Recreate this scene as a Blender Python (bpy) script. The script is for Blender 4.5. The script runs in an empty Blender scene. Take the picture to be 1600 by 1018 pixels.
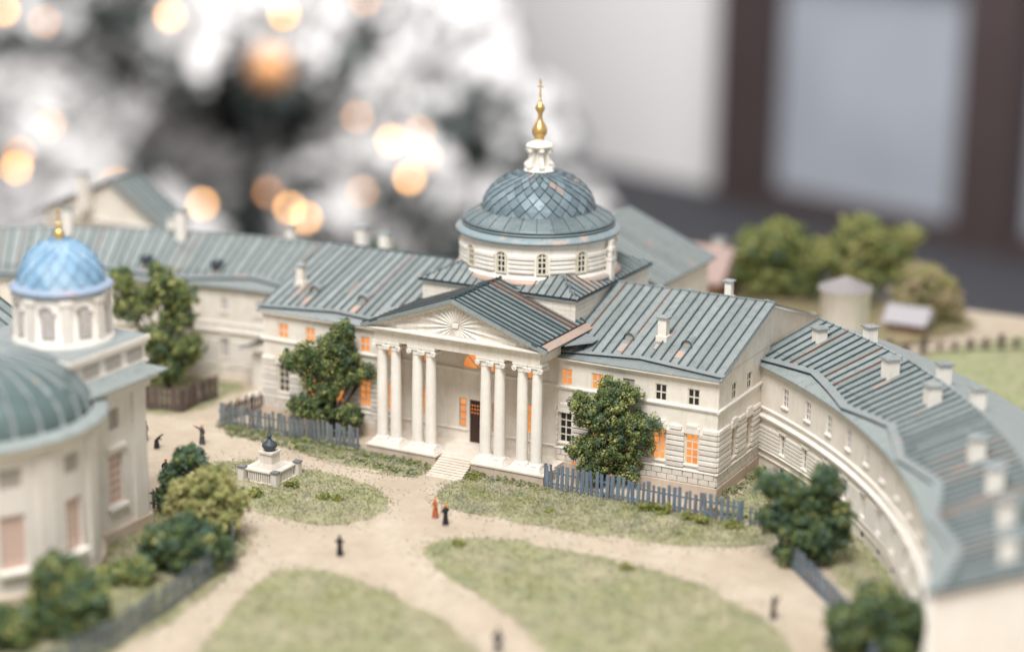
import bpy, bmesh, math, random
from mathutils import Vector, Matrix, noise
PI = math.pi
rad = math.radians
RNG = random.Random(11)
scn = bpy.context.scene
COL = scn.collection
# one unit = one centimetre: the scene is a tabletop model about 60 cm across
scn.unit_settings.system = 'METRIC'
scn.unit_settings.scale_length = 0.01

# ---------------------------------------------------------------- camera, light, exposure
CAM_LOC = Vector((52.548, -95.777, 37.783))
YAW, PITCH, ROLL = rad(27.733), rad(15.362), rad(0.644)
FOCUS, APERTURE = 110.5, 2.75                      # cm
fw = Vector((-math.sin(YAW)*math.cos(PITCH), math.cos(YAW)*math.cos(PITCH), -math.sin(PITCH)))
rt = Vector((math.cos(YAW), math.sin(YAW), 0))
up = rt.cross(fw)
rt2 = rt*math.cos(ROLL) + up*math.sin(ROLL)
up2 = -rt*math.sin(ROLL) + up*math.cos(ROLL)
cd = bpy.data.cameras.new('camera')
cam = bpy.data.objects.new('camera', cd)
COL.objects.link(cam)
cam.matrix_world = Matrix(((rt2.x, up2.x, -fw.x, CAM_LOC.x), (rt2.y, up2.y, -fw.y, CAM_LOC.y),
                           (rt2.z, up2.z, -fw.z, CAM_LOC.z), (0, 0, 0, 1)))
cd.sensor_width = 36.0
cd.lens = 3111.0/1600.0*36.0
cd.clip_start, cd.clip_end = 1.0, 3000.0
cd.dof.use_dof = True
cd.dof.focus_distance = FOCUS
cd.dof.aperture_fstop = cd.lens*1e-3/APERTURE
scn.camera = cam

world = bpy.data.worlds.new('World')
scn.world = world
world.use_nodes = True
wb = world.node_tree.nodes['Background']
wb.inputs['Color'].default_value = (1.0, 0.985, 0.97, 1)
wb.inputs['Strength'].default_value = 0.54


def area_light(name, loc, target, size, power, color):
    ld = bpy.data.lights.new(name, 'AREA')
    ld.shape = 'SQUARE'
    ld.size = size
    ld.energy = power
    ld.color = color
    o = bpy.data.objects.new(name, ld)
    COL.objects.link(o)
    o.location = loc
    o.rotation_euler = (Vector(target)-Vector(loc)).to_track_quat('-Z', 'Y').to_euler()
    return o


area_light('ceiling_softbox', (26, -95, 158), (2, -4, 0), 72, 440000, (1.0, 0.978, 0.95))
area_light('added_tree_fill', (-120, 80, 190), (-225, 290, -30), 120, 680000, (1.0, 0.98, 0.97))  # added lamp without a visible fixture, brightens the Christmas tree
area_light('added_wall_fill', (-60, 240, 180), (-140, 415, -20), 100, 680000, (1.0, 0.98, 0.97))  # unseen extra lamp put in to lift the pale back wall

vs = scn.view_settings
vs.view_transform = 'Standard'
vs.look = 'None'
vs.gamma = 1.0
vs.exposure = 0.0
vs.use_curve_mapping = False
scn.cycles.use_denoising = True
scn.cycles.use_adaptive_sampling = False
scn.cycles.max_bounces = 6
scn.cycles.sample_clamp_indirect = 8.0

# ---------------------------------------------------------------- materials


class NT:
    def __init__(self, name):
        self.m = bpy.data.materials.new(name)
        self.m.use_nodes = True
        self.t = self.m.node_tree
        self.p = self.t.nodes['Principled BSDF']
        self.out = self.t.nodes['Material Output']
        self.pos = None

    def n(self, typ, **kw):
        nd = self.t.nodes.new(typ)
        for k, v in kw.items():
            setattr(nd, k, v)
        return nd

    def l(self, a, b):
        self.t.links.new(a, b)

    def P(self):
        if self.pos is None:
            self.pos = self.n('ShaderNodeNewGeometry').outputs['Position']
        return self.pos

    def noise(self, scale, detail=3, rough=.55, vec=None, dist=0):
        nd = self.n('ShaderNodeTexNoise')
        nd.inputs['Scale'].default_value = scale
        nd.inputs['Detail'].default_value = detail
        nd.inputs['Roughness'].default_value = rough
        nd.inputs['Distortion'].default_value = dist
        self.l(vec if vec else self.P(), nd.inputs['Vector'])
        return nd.outputs['Fac']

    def stretch(self, sx, sy, sz):
        nd = self.n('ShaderNodeMapping')
        nd.inputs['Scale'].default_value = (sx, sy, sz)
        self.l(self.P(), nd.inputs['Vector'])
        return nd.outputs['Vector']

    def ramp(self, fac, stops):
        nd = self.n('ShaderNodeValToRGB')
        e = nd.color_ramp.elements
        while len(e) < len(stops):
            e.new(.5)
        for el, (p, c) in zip(e, stops):
            el.position = p
            el.color = (*c, 1) if isinstance(c, tuple) else (c, c, c, 1)
        self.l(fac, nd.inputs['Fac'])
        return nd.outputs['Color']

    def mix(self, fac, a, b, mode='MIX'):
        nd = self.n('ShaderNodeMix', data_type='RGBA', blend_type=mode)
        for s, v in ((0, fac), (6, a), (7, b)):
            if isinstance(v, (int, float)):
                nd.inputs[s].default_value = v if s == 0 else (v, v, v, 1)
            elif isinstance(v, tuple):
                nd.inputs[s].default_value = (*v, 1)
            else:
                self.l(v, nd.inputs[s])
        return nd.outputs[2]

    def rnd(self):
        return self.n('ShaderNodeObjectInfo').outputs['Random']

    def col(self, c):
        if isinstance(c, tuple):
            self.p.inputs['Base Color'].default_value = (*c, 1)
        else:
            self.l(c, self.p.inputs['Base Color'])

    def bump(self, h, strength=.3, dist=.02):
        nd = self.n('ShaderNodeBump')
        nd.inputs['Strength'].default_value = strength
        nd.inputs['Distance'].default_value = dist
        self.l(h, nd.inputs['Height'])
        self.l(nd.outputs['Normal'], self.p.inputs['Normal'])

    def set(self, rough=.8, metal=0.0, spec=.3):
        self.p.inputs['Roughness'].default_value = rough
        self.p.inputs['Metallic'].default_value = metal
        self.p.inputs['Specular IOR Level'].default_value = spec
        return self.m


def plaster(name, base, dirt, amount=.5):
    t = NT(name)
    a = t.noise(.9, 5, .6)
    b = t.noise(7, 4, .6)
    streak = t.noise(1.6, 4, .6, t.stretch(2.2, 2.2, .35))
    c = t.mix(t.ramp(a, [(.38, 0.0), (.72, amount*.8)]), base, dirt)
    c = t.mix(t.ramp(streak, [(.50, 0.0), (.74, amount)]), c, dirt)
    spots = t.noise(4.5, 6, .75, None, .3)
    c = t.mix(t.ramp(spots, [(.62, 0.0), (.70, amount*.9)]), c, tuple(x*.72 for x in dirt))
    c = t.mix(t.ramp(b, [(.45, 0.0), (.75, .22)]), c, tuple(min(1, x*1.12) for x in base))
    t.col(c)
    layers = t.noise(3.0, 2, .5, t.stretch(.6, .6, 7.5))       # faint print layers
    h = t.mix(.55, t.noise(14, 4, .6), layers)
    t.bump(h, .35, .03)
    return t.set(.75, 0, .25)


M = {}
M['plaster'] = plaster('cream_plaster', (.81, .765, .69), (.60, .52, .425), .55)
M['plaster_warm'] = plaster('warm_plaster', (.81, .76, .69), (.62, .545, .455), .45)
M['trim'] = plaster('white_trim', (.83, .795, .74), (.62, .555, .47), .48)
M['church'] = plaster('church_plaster', (.78, .735, .68), (.62, .555, .48), .45)
M['column'] = plaster('column_plaster', (.84, .805, .75), (.66, .60, .52), .4)
M['frame'] = plaster('window_frame_paint', (.74, .69, .57), (.55, .48, .36), .4)
M['plinth'] = plaster('plinth_plaster', (.60, .50, .41), (.42, .33, .25), .6)
M['stone'] = plaster('basement_stone', (.72, .67, .61), (.50, .44, .37), .6)
M['step'] = plaster('step_stone', (.76, .70, .62), (.56, .47, .38), .5)


def roofing(name, a, b, rust, rust_lo=.66, metal=.15, rough=.55, vary=.35):
    t = NT(name)
    c = t.mix(t.noise(1.3, 4, .6), a, b)
    c = t.mix(t.ramp(t.noise(9, 4, .65), [(.45, 0.0), (.7, .4)]), c, tuple(x*1.3 for x in a))
    c = t.mix(t.ramp(t.noise(2.6, 6, .72, None, .5), [(.52, 0.0), (.68, .55)]), c, tuple(x*.68 for x in b))
    r = t.rnd()
    c = t.mix(t.ramp(r, [(0.0, .0), (1.0, vary)]), c, tuple(x*.62 for x in b))
    rs = t.noise(.8, 5, .65, None, .4)
    c = t.mix(t.ramp(rs, [(rust_lo, 0.0), (rust_lo+.1, .75)]), c, rust)
    t.col(c)
    t.bump(t.mix(.5, t.noise(6, 4, .6), t.noise(1.4, 3, .6)), .5, .06)
    return t.set(rough, metal, .4)


M['roof'] = roofing('painted_sheet_roof', (.345, .375, .37), (.22, .255, .255), (.52, .30, .21), .67, .12, .55, .5)
M['roof_far'] = roofing('painted_sheet_roof_wing', (.35, .39, .38), (.23, .265, .265), (.46, .29, .22), .69, .12, .55, .5)
M['seam'] = roofing('roof_seam', (.085, .125, .135), (.05, .078, .09), (.24, .12, .08), .66)
M['seam_rust'] = roofing('rusty_roof_seam', (.24, .125, .085), (.13, .10, .095), (.09, .11, .12), .55)
M['gutter'] = roofing('gutter_sheet', (.35, .385, .39), (.26, .30, .305), (.56, .34, .26), .60, .12, .55, .5)
M['gutter_dark'] = roofing('gutter_shade_edge', (.04, .06, .075), (.03, .045, .055), (.14, .07, .05), .72)  # dark colour holds the gap shadow under the raised gutter
M['copper'] = roofing('rusty_copper_sheet', (.55, .37, .285), (.46, .36, .31), (.37, .38, .37), .50)
M['shingle'] = roofing('dome_shingle', (.27, .345, .38), (.145, .205, .24), (.36, .28, .25), .68, .15, .5, .8)
M['shingle_rust'] = roofing('dome_shingle_rusty', (.40, .29, .25), (.34, .31, .31), (.20, .26, .29), .55, .15, .5)
M['dome_ring'] = roofing('dome_ring_sheet', (.22, .27, .285), (.15, .195, .21), (.42, .31, .26), .60, .2, .5, .5)
M['dome_rim'] = roofing('dome_rim_paint', (.30, .385, .415), (.26, .325, .35), (.52, .40, .34), .54, .1, .55)
M['blue_dome'] = roofing('blue_dome_scale', (.28, .455, .61), (.185, .345, .53), (.37, .53, .66), .52, .0, .5, .4)
M['blue_rim'] = roofing('blue_dome_rim', (.36, .45, .58), (.30, .38, .50), (.5, .38, .40), .62, .05, .5)
M['green_dome'] = roofing('green_apse_roof', (.145, .20, .195), (.10, .15, .148), (.22, .265, .25), .60, .15, .34)
M['lead_light'] = roofing('pale_lead_cap', (.20, .215, .24), (.15, .165, .185), (.28, .28, .28), .6, .2, .55)
M['lead'] = roofing('dark_lead_cap', (.09, .105, .13), (.06, .075, .095), (.14, .15, .17), .6, .3, .5)


def simple(name, c, rough=.7, metal=0.0, spec=.3, var=.25, scale=5, bump=.2):
    t = NT(name)
    t.col(t.mix(t.noise(scale, 4, .6), tuple(x*(1-var) for x in c), tuple(min(1, x*(1+var)) for x in c)))
    if bump:
        t.bump(t.noise(scale*2.5, 3, .6), bump, .03)
    return t.set(rough, metal, spec)


M['gold'] = simple('gilded_brass', (.78, .52, .20), .32, .85, .5, .1, 6, .1)
M['door'] = simple('dark_wood_door', (.055, .028, .024), .6)
M['pane_dark'] = simple('dark_glass_pane', (.018, .018, .03), .18, 0, .5, .1, 5, 0)
M['pane_pale'] = simple('pale_glass_pane', (.34, .31, .33), .3, 0, .5, .2, 4, 0)
M['pane_pink'] = simple('drawn_pink_blind', (.60, .37, .29), .5, 0, .3, .15, 4, 0)
M['pane_blind'] = simple('brownish_blind_pane', (.42, .29, .17), .5, 0, .3, .2, 4, 0)
M['niche'] = simple('grey_blank_niche', (.42, .385, .34), .8)


def lit(name, c, s):
    t = NT(name)
    t.col((.25, .08, .02))
    e = t.mix(t.ramp(t.noise(.55, 3), [(.32, 0.0), (.66, 1.0)]), tuple(x*k for x, k in zip(c, (.62, .50, .5))), c)
    t.l(e, t.p.inputs['Emission Color'])
    t.p.inputs['Emission Strength'].default_value = s
    return t.set(.4)


M['pane_lit'] = lit('lit_orange_pane', (1.0, .38, .10), .96)
M['bulb'] = lit('warm_fairy_light', (1.0, .53, .16), 20.0)
M['bulb_dim'] = lit('dim_fairy_light', (1.0, .52, .20), 8.5)


def fence_mat(name, a, b, wear, wl=.5):
    t = NT(name)
    r = t.rnd()
    c = t.mix(t.ramp(r, [(0.0, 0.0), (1.0, 1.0)]), a, b)
    g = t.noise(2.2, 4, .7, t.stretch(2.5, 2.5, .5))
    c = t.mix(t.ramp(g, [(wl, 0.0), (wl+.14, .85)]), c, wear)
    t.col(c)
    t.bump(t.noise(8, 4, .6, t.stretch(3, 3, .5)), .4, .03)
    return t.set(.8)


M['fence_blue'] = fence_mat('weathered_blue_paint', (.11, .17, .255), (.185, .235, .28), (.17, .135, .12), .48)
M['fence_grey'] = fence_mat('weathered_grey_blue_paint', (.14, .175, .20), (.215, .235, .235), (.11, .09, .08), .52)
M['fence_brown'] = fence_mat('weathered_brown_wood', (.085, .062, .055), (.13, .095, .085), (.20, .15, .13), .6)


def sand():
    t = NT('sandy_path')
    c = t.mix(t.ramp(t.noise(.16, 5, .65), [(.34, 0.0), (.66, 1.0)]), (.485, .40, .305), (.61, .53, .43))
    c = t.mix(t.ramp(t.noise(.8, 7, .72, None, .5), [(.42, 0.0), (.66, .7)]), c, (.45, .365, .275))
    c = t.mix(t.ramp(t.noise(11, 5, .7), [(.5, 0.0), (.75, .4)]), c, (.62, .55, .47))
    c = t.mix(t.ramp(t.noise(.35, 4, .6), [(.58, 0.0), (.75, .5)]), c, (.50, .44, .37))
    t.col(c)
    t.bump(t.mix(.5, t.noise(12, 6, .75), t.noise(1.8, 5, .7)), .9, .09)
    return t.set(.95, 0, .1)


M['sand'] = sand()


def turf(name, a, b, dry):
    t = NT(name)
    c = t.mix(t.noise(.55, 5, .65), a, b)
    c = t.mix(t.ramp(t.noise(.28, 4, .6), [(.42, 0.0), (.66, .75)]), c, dry)
    c = t.mix(t.ramp(t.noise(.75, 5, .7, None, .6), [(.50, 0.0), (.68, .65)]), c, tuple(x*k for x, k in zip(a, (.60, .70, .78))))
    c = t.mix(t.ramp(t.noise(5, 4, .7), [(.45, 0.0), (.75, .5)]), c, tuple(x*1.25 for x in dry))
    t.col(c)
    t.bump(t.noise(7, 5, .7), .9, .12)
    return t.set(.95, 0, .1)


M['turf'] = turf('model_turf', (.325, .33, .18), (.395, .385, .225), (.46, .415, .29))
M['grass_a'] = turf('grass_fibre_green', (.31, .335, .15), (.39, .395, .19), (.44, .415, .25))
M['grass_b'] = turf('grass_fibre_dry', (.48, .45, .30), (.44, .415, .265), (.55, .49, .37))
M['grass_c'] = turf('grass_fibre_cool', (.27, .31, .235), (.33, .355, .275), (.40, .39, .33))
M['rough'] = turf('rough_far_turf', (.25, .24, .12), (.33, .27, .16), (.40, .31, .21))
M['moss'] = turf('yellow_green_moss', (.28, .31, .075), (.35, .355, .10), (.40, .37, .15))


def leaf(name, a, b):
    t = NT(name)
    c = t.mix(t.noise(1.3, 4, .7), a, b)
    c = t.mix(t.ramp(t.noise(9, 3, .7), [(.5, 0.0), (.75, .45)]), c, tuple(x*1.3 for x in b))
    t.col(c)
    return t.set(.85, 0, .2)


M['leaf_dark'] = leaf('foliage_dark', (.042, .078, .036), (.09, .135, .06))
M['leaf_mid'] = leaf('foliage_mid', (.12, .17, .062), (.195, .24, .088))
M['leaf_light'] = leaf('foliage_light', (.30, .325, .11), (.40, .40, .16))
M['leaf_cool'] = leaf('foliage_cool', (.075, .135, .095), (.135, .20, .14))
M['leaf_olive'] = leaf('foliage_olive', (.34, .325, .13), (.44, .41, .19))
M['leaf_tan'] = leaf('foliage_tan', (.38, .30, .19), (.48, .40, .26))
M['bark'] = simple('dark_bark', (.035, .028, .024), .9)
M['leaf_red'] = simple('fallen_orange_leaf', (.75, .22, .05), .7)
M['stonegrey'] = simple('small_pebble', (.44, .40, .36), .8, 0, .3, .35, 3)
M['robe_black'] = simple('black_painted_robe', (.022, .021, .026), .6)
M['robe_grey'] = simple('dark_grey_painted_robe', (.06, .06, .07), .6)
M['robe_navy'] = simple('navy_painted_coat', (.025, .03, .06), .6)
M['robe_orange'] = simple('orange_painted_dress', (.42, .115, .04), .6)
M['skin'] = simple('painted_skin', (.62, .26, .11), .6)
M['hat_orange'] = simple('orange_painted_hair', (.68, .21, .03), .6)
M['base_grey'] = simple('figure_base', (.30, .27, .27), .6)
M['brick_red'] = simple('faded_red_roof', (.42, .31, .28), .8)
M['wood_brown'] = simple('brown_hut_wood', (.24, .14, .085), .8)
M['tower_roof'] = simple('brownish_grey_tower_roof', (.30, .28, .28), .6)
M['lilac'] = simple('pale_lilac_roof', (.42, .40, .43), .7)
M['green_plate'] = turf('far_meadow', (.35, .385, .20), (.40, .42, .24), (.43, .41, .27))
M['flock'] = simple('snowy_flocking', (.86, .85, .85), .95, 0, .1, .05, .2, 0)
M['needle'] = simple('dark_fir_needles', (.085, .105, .10), .9, 0, .2, .3, .2, 0)
M['wall_paint'] = simple('pale_grey_wall_paint', (.84, .82, .825), .9, 0, .1, .03, .02, 0)
M['dark_wood'] = simple('dark_brown_wood', (.060, .043, .043), .6, 0, .3, .2, .05, 0)
M['window_glass'] = simple('bluish_window_pane', (.37, .40, .45), .35, 0, .4, .22, .03, 0)
M['floor_dark'] = simple('dark_grey_floor', (.052, .053, .060), .8, 0, .2, .15, .02, 0)
M['board'] = simple('base_board_edge', (.10, .075, .06), .7, 0, .3, .2, .1, 0)
M['bauble'] = simple('amber_bauble', (.75, .38, .17), .4, .3, .5, .05, .05, 0)

# ---------------------------------------------------------------- mesh helpers
WM = {}


def link(o, parent=None, mw=None):
    COL.objects.link(o)
    mw = mw if mw is not None else Matrix.Identity(4)
    if parent is not None:
        o.parent = parent
        o.matrix_basis = WM[parent].inverted() @ mw
    else:
        o.matrix_basis = mw
    WM[o] = mw
    return o


def tag(o, label=None, cat=None, group=None, kind=None):
    if label:
        o['label'] = label
    if cat:
        o['category'] = cat
    if group:
        o['group'] = group
    if kind:
        o['kind'] = kind
    return o


def thing(name, loc, label, cat, group=None):
    o = bpy.data.objects.new(name, None)
    o.empty_display_size = .5
    link(o, None, Matrix.Translation(Vector(loc)))
    return tag(o, label, cat, group)


class MB:
    """collects faces for one mesh object, in world coordinates"""

    def __init__(self):
        self.v, self.f, self.mi, self.sm = [], [], [], []

    def add(self, vs_, fs, mi=0, smooth=False):
        k = len(self.v)
        self.v += [tuple(v) for v in vs_]
        for f in fs:
            self.f.append(tuple(i+k for i in f))
            self.mi.append(mi)
            self.sm.append(smooth)
        return self

    def box(self, x0, x1, y0, y1, z0, z1, mi=0):
        return self.add([(x, y, z) for x in (x0, x1) for y in (y0, y1) for z in (z0, z1)], CUBE_F, mi)

    def obox(self, c, a, b, d, mi=0):
        c, a, b, d = map(Vector, (c, a, b, d))
        return self.add([c+a*i+b*j+d*k for i in (-1, 1) for j in (-1, 1) for k in (-1, 1)], CUBE_F, mi)

    def poly(self, pts, off, mi=0):
        """a flat polygon extruded by the vector off"""
        n = len(pts)
        off = Vector(off)
        p = [Vector(q) for q in pts]
        fs = [tuple(range(n)), tuple(range(2*n-1, n-1, -1))]
        fs += [(i, i+n, (i+1) % n+n, (i+1) % n) for i in range(n)]
        return self.add(p+[q+off for q in p], fs, mi)

    def lathe(self, c, prof, seg=32, mi=0, smooth=True, a0=0, a1=2*PI, sx=1, sy=1):
        """prof: list of (r, z); c: centre; z relative to c"""
        full = abs(a1-a0-2*PI) < 1e-6
        n = seg if full else seg+1
        vv = []
        for r, z in prof:
            for i in range(n):
                a = a0+(a1-a0)*i/seg
                vv.append((c[0]+r*math.cos(a)*sx, c[1]+r*math.sin(a)*sy, c[2]+z))
        fs = []
        for j in range(len(prof)-1):
            for i in range(seg):
                i2 = (i+1) % n
                fs.append((j*n+i, j*n+i2, (j+1)*n+i2, (j+1)*n+i))
        return self.add(vv, fs, mi, smooth)

    def tube(self, pts, rs, seg=7, mi=0, smooth=True):
        pts = [Vector(p) for p in pts]
        vv = []
        for i, p in enumerate(pts):
            d = (pts[min(i+1, len(pts)-1)]-pts[max(i-1, 0)]).normalized()
            u = d.orthogonal().normalized()
            w = d.cross(u)
            r = rs[i] if isinstance(rs, (list, tuple)) else rs
            for k in range(seg):
                a = 2*PI*k/seg
                vv.append(p+u*math.cos(a)*r+w*math.sin(a)*r)
        fs = [(j*seg+k, j*seg+(k+1) % seg, (j+1)*seg+(k+1) % seg, (j+1)*seg+k)
              for j in range(len(pts)-1) for k in range(seg)]
        fs += [tuple(range(seg)), tuple((len(pts)-1)*seg+k for k in range(seg))]
        return self.add(vv, fs, mi, smooth)

    def mesh(self, name, mats):
        me = bpy.data.meshes.new(name)
        me.from_pydata(self.v, [], self.f)
        for m in (mats if isinstance(mats, (list, tuple)) else [mats]):
            me.materials.append(M[m])
        me.polygons.foreach_set('material_index', self.mi)
        me.polygons.foreach_set('use_smooth', self.sm)
        me.update()
        return me

    def build(self, name, mats, parent=None):
        return link(bpy.data.objects.new(name, self.mesh(name, mats)), parent)


CUBE_F = [(0, 1, 3, 2), (4, 6, 7, 5), (0, 4, 5, 1), (2, 3, 7, 6), (0, 2, 6, 4), (1, 5, 7, 3)]
_cache = {}


def unit_mesh(kind, mat):
    key = (kind, mat)
    if key not in _cache:
        if kind == 'cube':
            _cache[key] = MB().box(-1, 1, -1, 1, -1, 1).mesh('block', mat)
        else:                       # block with softened edges
            bm = bmesh.new()
            bmesh.ops.create_cube(bm, size=2)
            bmesh.ops.bevel(bm, geom=bm.edges[:], offset=.16, segments=1, affect='EDGES')
            me = bpy.data.meshes.new('soft_block')
            bm.to_mesh(me)
            bm.free()
            me.materials.append(M[mat])
            _cache[key] = me
    return _cache[key]


def blk(name, parent, mat, c, a, b, d, kind='cube'):
    """one box-shaped piece: centre c and three half-axis vectors"""
    c, a, b, d = map(Vector, (c, a, b, d))
    ax = [a, b, d]                     # keep the axes square to each other, the longest one leading
    done = []
    for i in sorted(range(3), key=lambda i: -ax[i].length):
        v, ln = ax[i].copy(), ax[i].length
        for j in done:
            u = ax[j].normalized()
            v -= u*v.dot(u)
        ax[i] = v.normalized()*ln
        done.append(i)
    a, b, d = ax
    mw = Matrix(((a.x, b.x, d.x, c.x), (a.y, b.y, d.y, c.y), (a.z, b.z, d.z, c.z), (0, 0, 0, 1)))
    return link(bpy.data.objects.new(name, unit_mesh(kind, mat)), parent, mw)


def inst(name, me, parent, mw):
    return link(bpy.data.objects.new(name, me), parent, mw)


# wall surfaces: a map turns (s along the wall, z, depth into the wall) into a point
def flat_map(p0, p1, inward):
    p0, p1, n = Vector((*p0, 0)), Vector((*p1, 0)), Vector((*inward, 0)).normalized()
    t = (p1-p0).normalized()
    return lambda s, z, d=0.0: p0+t*s+n*d+Vector((0, 0, z))


def arc_map(c, R):
    """s is arc length at radius R, measured as angle*R; depth grows outward from the centre"""
    return lambda s, z, d=0.0: Vector((c[0]+(R+d)*math.cos(s/R), c[1]+(R+d)*math.sin(s/R), z))


def wall(name, parent, mat, mp, s0, s1, z0, z1, openings, reveal=.16, step=1e9):
    """openings: (sa, sb, za, zb); cut out with reveals"""
    S = {s0, s1}
    Z = {z0, z1}
    for a, b, c, d in openings:
        S |= {a, b}
        Z |= {c, d}
    k = s0
    while k < s1:
        S.add(k)
        k += step
    S, Z = sorted(S), sorted(Z)
    mb = MB()
    for i in range(len(S)-1):
        for j in range(len(Z)-1):
            sm, zm = (S[i]+S[i+1])/2, (Z[j]+Z[j+1])/2
            if any(a < sm < b and c < zm < d for a, b, c, d in openings):
                continue
            mb.add([mp(S[i], Z[j]), mp(S[i+1], Z[j]), mp(S[i+1], Z[j+1]), mp(S[i], Z[j+1])], [(0, 1, 2, 3)])
    for a, b, c, d in openings:
        r = reveal
        mb.add([mp(a, c), mp(b, c), mp(b, d), mp(a, d), mp(a, c, r), mp(b, c, r), mp(b, d, r), mp(a, d, r)],
               [(0, 1, 5, 4), (1, 2, 6, 5), (2, 3, 7, 6), (3, 0, 4, 7), (4, 5, 6, 7)])
    return mb.build(name, mat, parent)


def frame_at(mp, s, z, d):
    """local axes at a point of a mapped wall: along, out (towards the viewer), up"""
    e = .01
    p = mp(s, z, d)
    t = (mp(s+e, z, d)-p).normalized()
    out = -(mp(s, z, d+e)-p).normalized()
    return p, t, out


def mblk(name, parent, mat, mp, sa, sb, za, zb, d0, d1, kind='cube'):
    """block on a mapped wall from depth d0 (negative = proud) to d1"""
    p, t, out = frame_at(mp, (sa+sb)/2, (za+zb)/2, (d0+d1)/2)
    return blk(name, parent, mat, p, t*((sb-sa)/2), out*(abs(d1-d0)/2), Vector((0, 0, (zb-za)/2)), kind)


def sweep(name, parent, mat, mp, s0, s1, z0, prof, step=1e9, smooth=False):
    """moulding: prof is a closed list of (depth, dz) swept along the wall"""
    n = max(1, int(math.ceil((s1-s0)/step)))
    mb = MB()
    k = len(prof)
    vv = []
    for i in range(n+1):
        s = s0+(s1-s0)*i/n
        vv += [mp(s, z0+dz, d) for d, dz in prof]
    fs = [(i*k+j, i*k+(j+1) % k, (i+1)*k+(j+1) % k, (i+1)*k+j) for i in range(n) for j in range(k)]
    fs += [tuple(range(k)), tuple(n*k+j for j in range(k))]
    mb.add(vv, fs, 0, smooth)
    return mb.build(name, mat, parent)


def window(parent, mp, s, zc, w, h, nx, nz, pane, frame_mat='frame', depth=.10, sill=True, bar=.072):
    """window part: frame with bars; each pane is a sub-part, so is the sill"""
    mb = MB()
    p, t, out = frame_at(mp, s, zc, depth)
    U = Vector((0, 0, 1))

    def bx(sa, sb, za, zb, dep):
        mb.obox(p+t*((sa+sb)/2)+U*((za+zb)/2), t*((sb-sa)/2), out*dep, U*((zb-za)/2))
    e = .06
    bx(-w/2, -w/2+e, -h/2, h/2, .05)
    bx(w/2-e, w/2, -h/2, h/2, .05)
    bx(-w/2+e, w/2-e, h/2-e, h/2, .048)
    bx(-w/2+e, w/2-e, -h/2, -h/2+e, .048)
    iw, ih = w-2*e, h-2*e
    cw, ch = (iw-(nx-1)*bar)/nx, (ih-(nz-1)*bar)/nz
    for i in range(1, nx):
        x = -iw/2+i*cw+(i-.5)*bar
        bx(x-bar/2, x+bar/2, -ih/2, ih/2, .038)
    for j in range(1, nz):
        z = -ih/2+j*ch+(j-.5)*bar
        bx(-iw/2, iw/2, z-bar/2, z+bar/2, .034)
    o = mb.build('window', frame_mat, parent)
    for i in range(nx):
        for j in range(nz):
            x = -iw/2+i*(cw+bar)+cw/2
            z = -ih/2+j*(ch+bar)+ch/2
            blk('pane', o, pane, p+t*x+U*z+out*.004, t*(cw/2), out*.012, U*(ch/2))
    if sill:
        q = mp(s, zc-h/2-.03, -.03)
        blk('sill', o, 'trim', q, t*(w/2+.07), out*.09, U*.045, 'soft')
    return o


# ---------------------------------------------------------------- the setting: base, lawns, room
HALF = [(-70, -62), (44, -62), (44, 20), (32, 47), (-9, 47), (-9, 34), (-70, 30)]
mb = MB()
mb.poly([(x, y, -2.5) for x, y in HALF], (0, 0, 2.5))
ground = tag(mb.build('ground', ['sand'], None), 'sandy painted ground of the tabletop model', None, None, 'structure')
mb = MB()
mb.poly([(x*1.02-.2, y*1.02, -9) for x, y in HALF], (0, 0, 6.4))
tag(mb.build('model_base', 'board'), 'dark board carrying the model', None, None, 'structure')


def inside(p, poly):
    c = False
    n = len(poly)
    for i in range(n):
        a, b = poly[i], poly[(i+1) % n]
        if (a[1] > p[1]) != (b[1] > p[1]) and p[0] < (b[0]-a[0])*(p[1]-a[1])/(b[1]-a[1])+a[0]:
            c = not c
    return c


def edge_dist(p, poly):
    best = 1e9
    P2 = Vector(p)
    for i in range(len(poly)):
        a, b = Vector(poly[i]), Vector(poly[(i+1) % len(poly)])
        ab = b-a
        t = max(0, min(1, (P2-a).dot(ab)/ab.length_squared))
        best = min(best, (P2-(a+ab*t)).length)
    return best


def smooth_poly(poly, it=2):
    for _ in range(it):
        q = []
        for i in range(len(poly)):
            a, b = poly[i], poly[(i+1) % len(poly)]
            q += [(a[0]*.75+b[0]*.25, a[1]*.75+b[1]*.25), (a[0]*.25+b[0]*.75, a[1]*.25+b[1]*.75)]
        poly = q
    return poly


EDGE = []
UPV = Vector((0, 0, 1))


def lawn_height(x, y, ed, ht):
    n = noise.noise(Vector((x*.9, y*.9, 3)))*.5+noise.noise(Vector((x*2.7, y*2.7, 8)))*.35
    n2 = noise.noise(Vector((x*.45, y*.45, 11)))
    e = min(1, max(0, (ed+.35+n*.55+n2*.6)/1.2))
    return -.05+e*ht+n*.06*e


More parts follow.
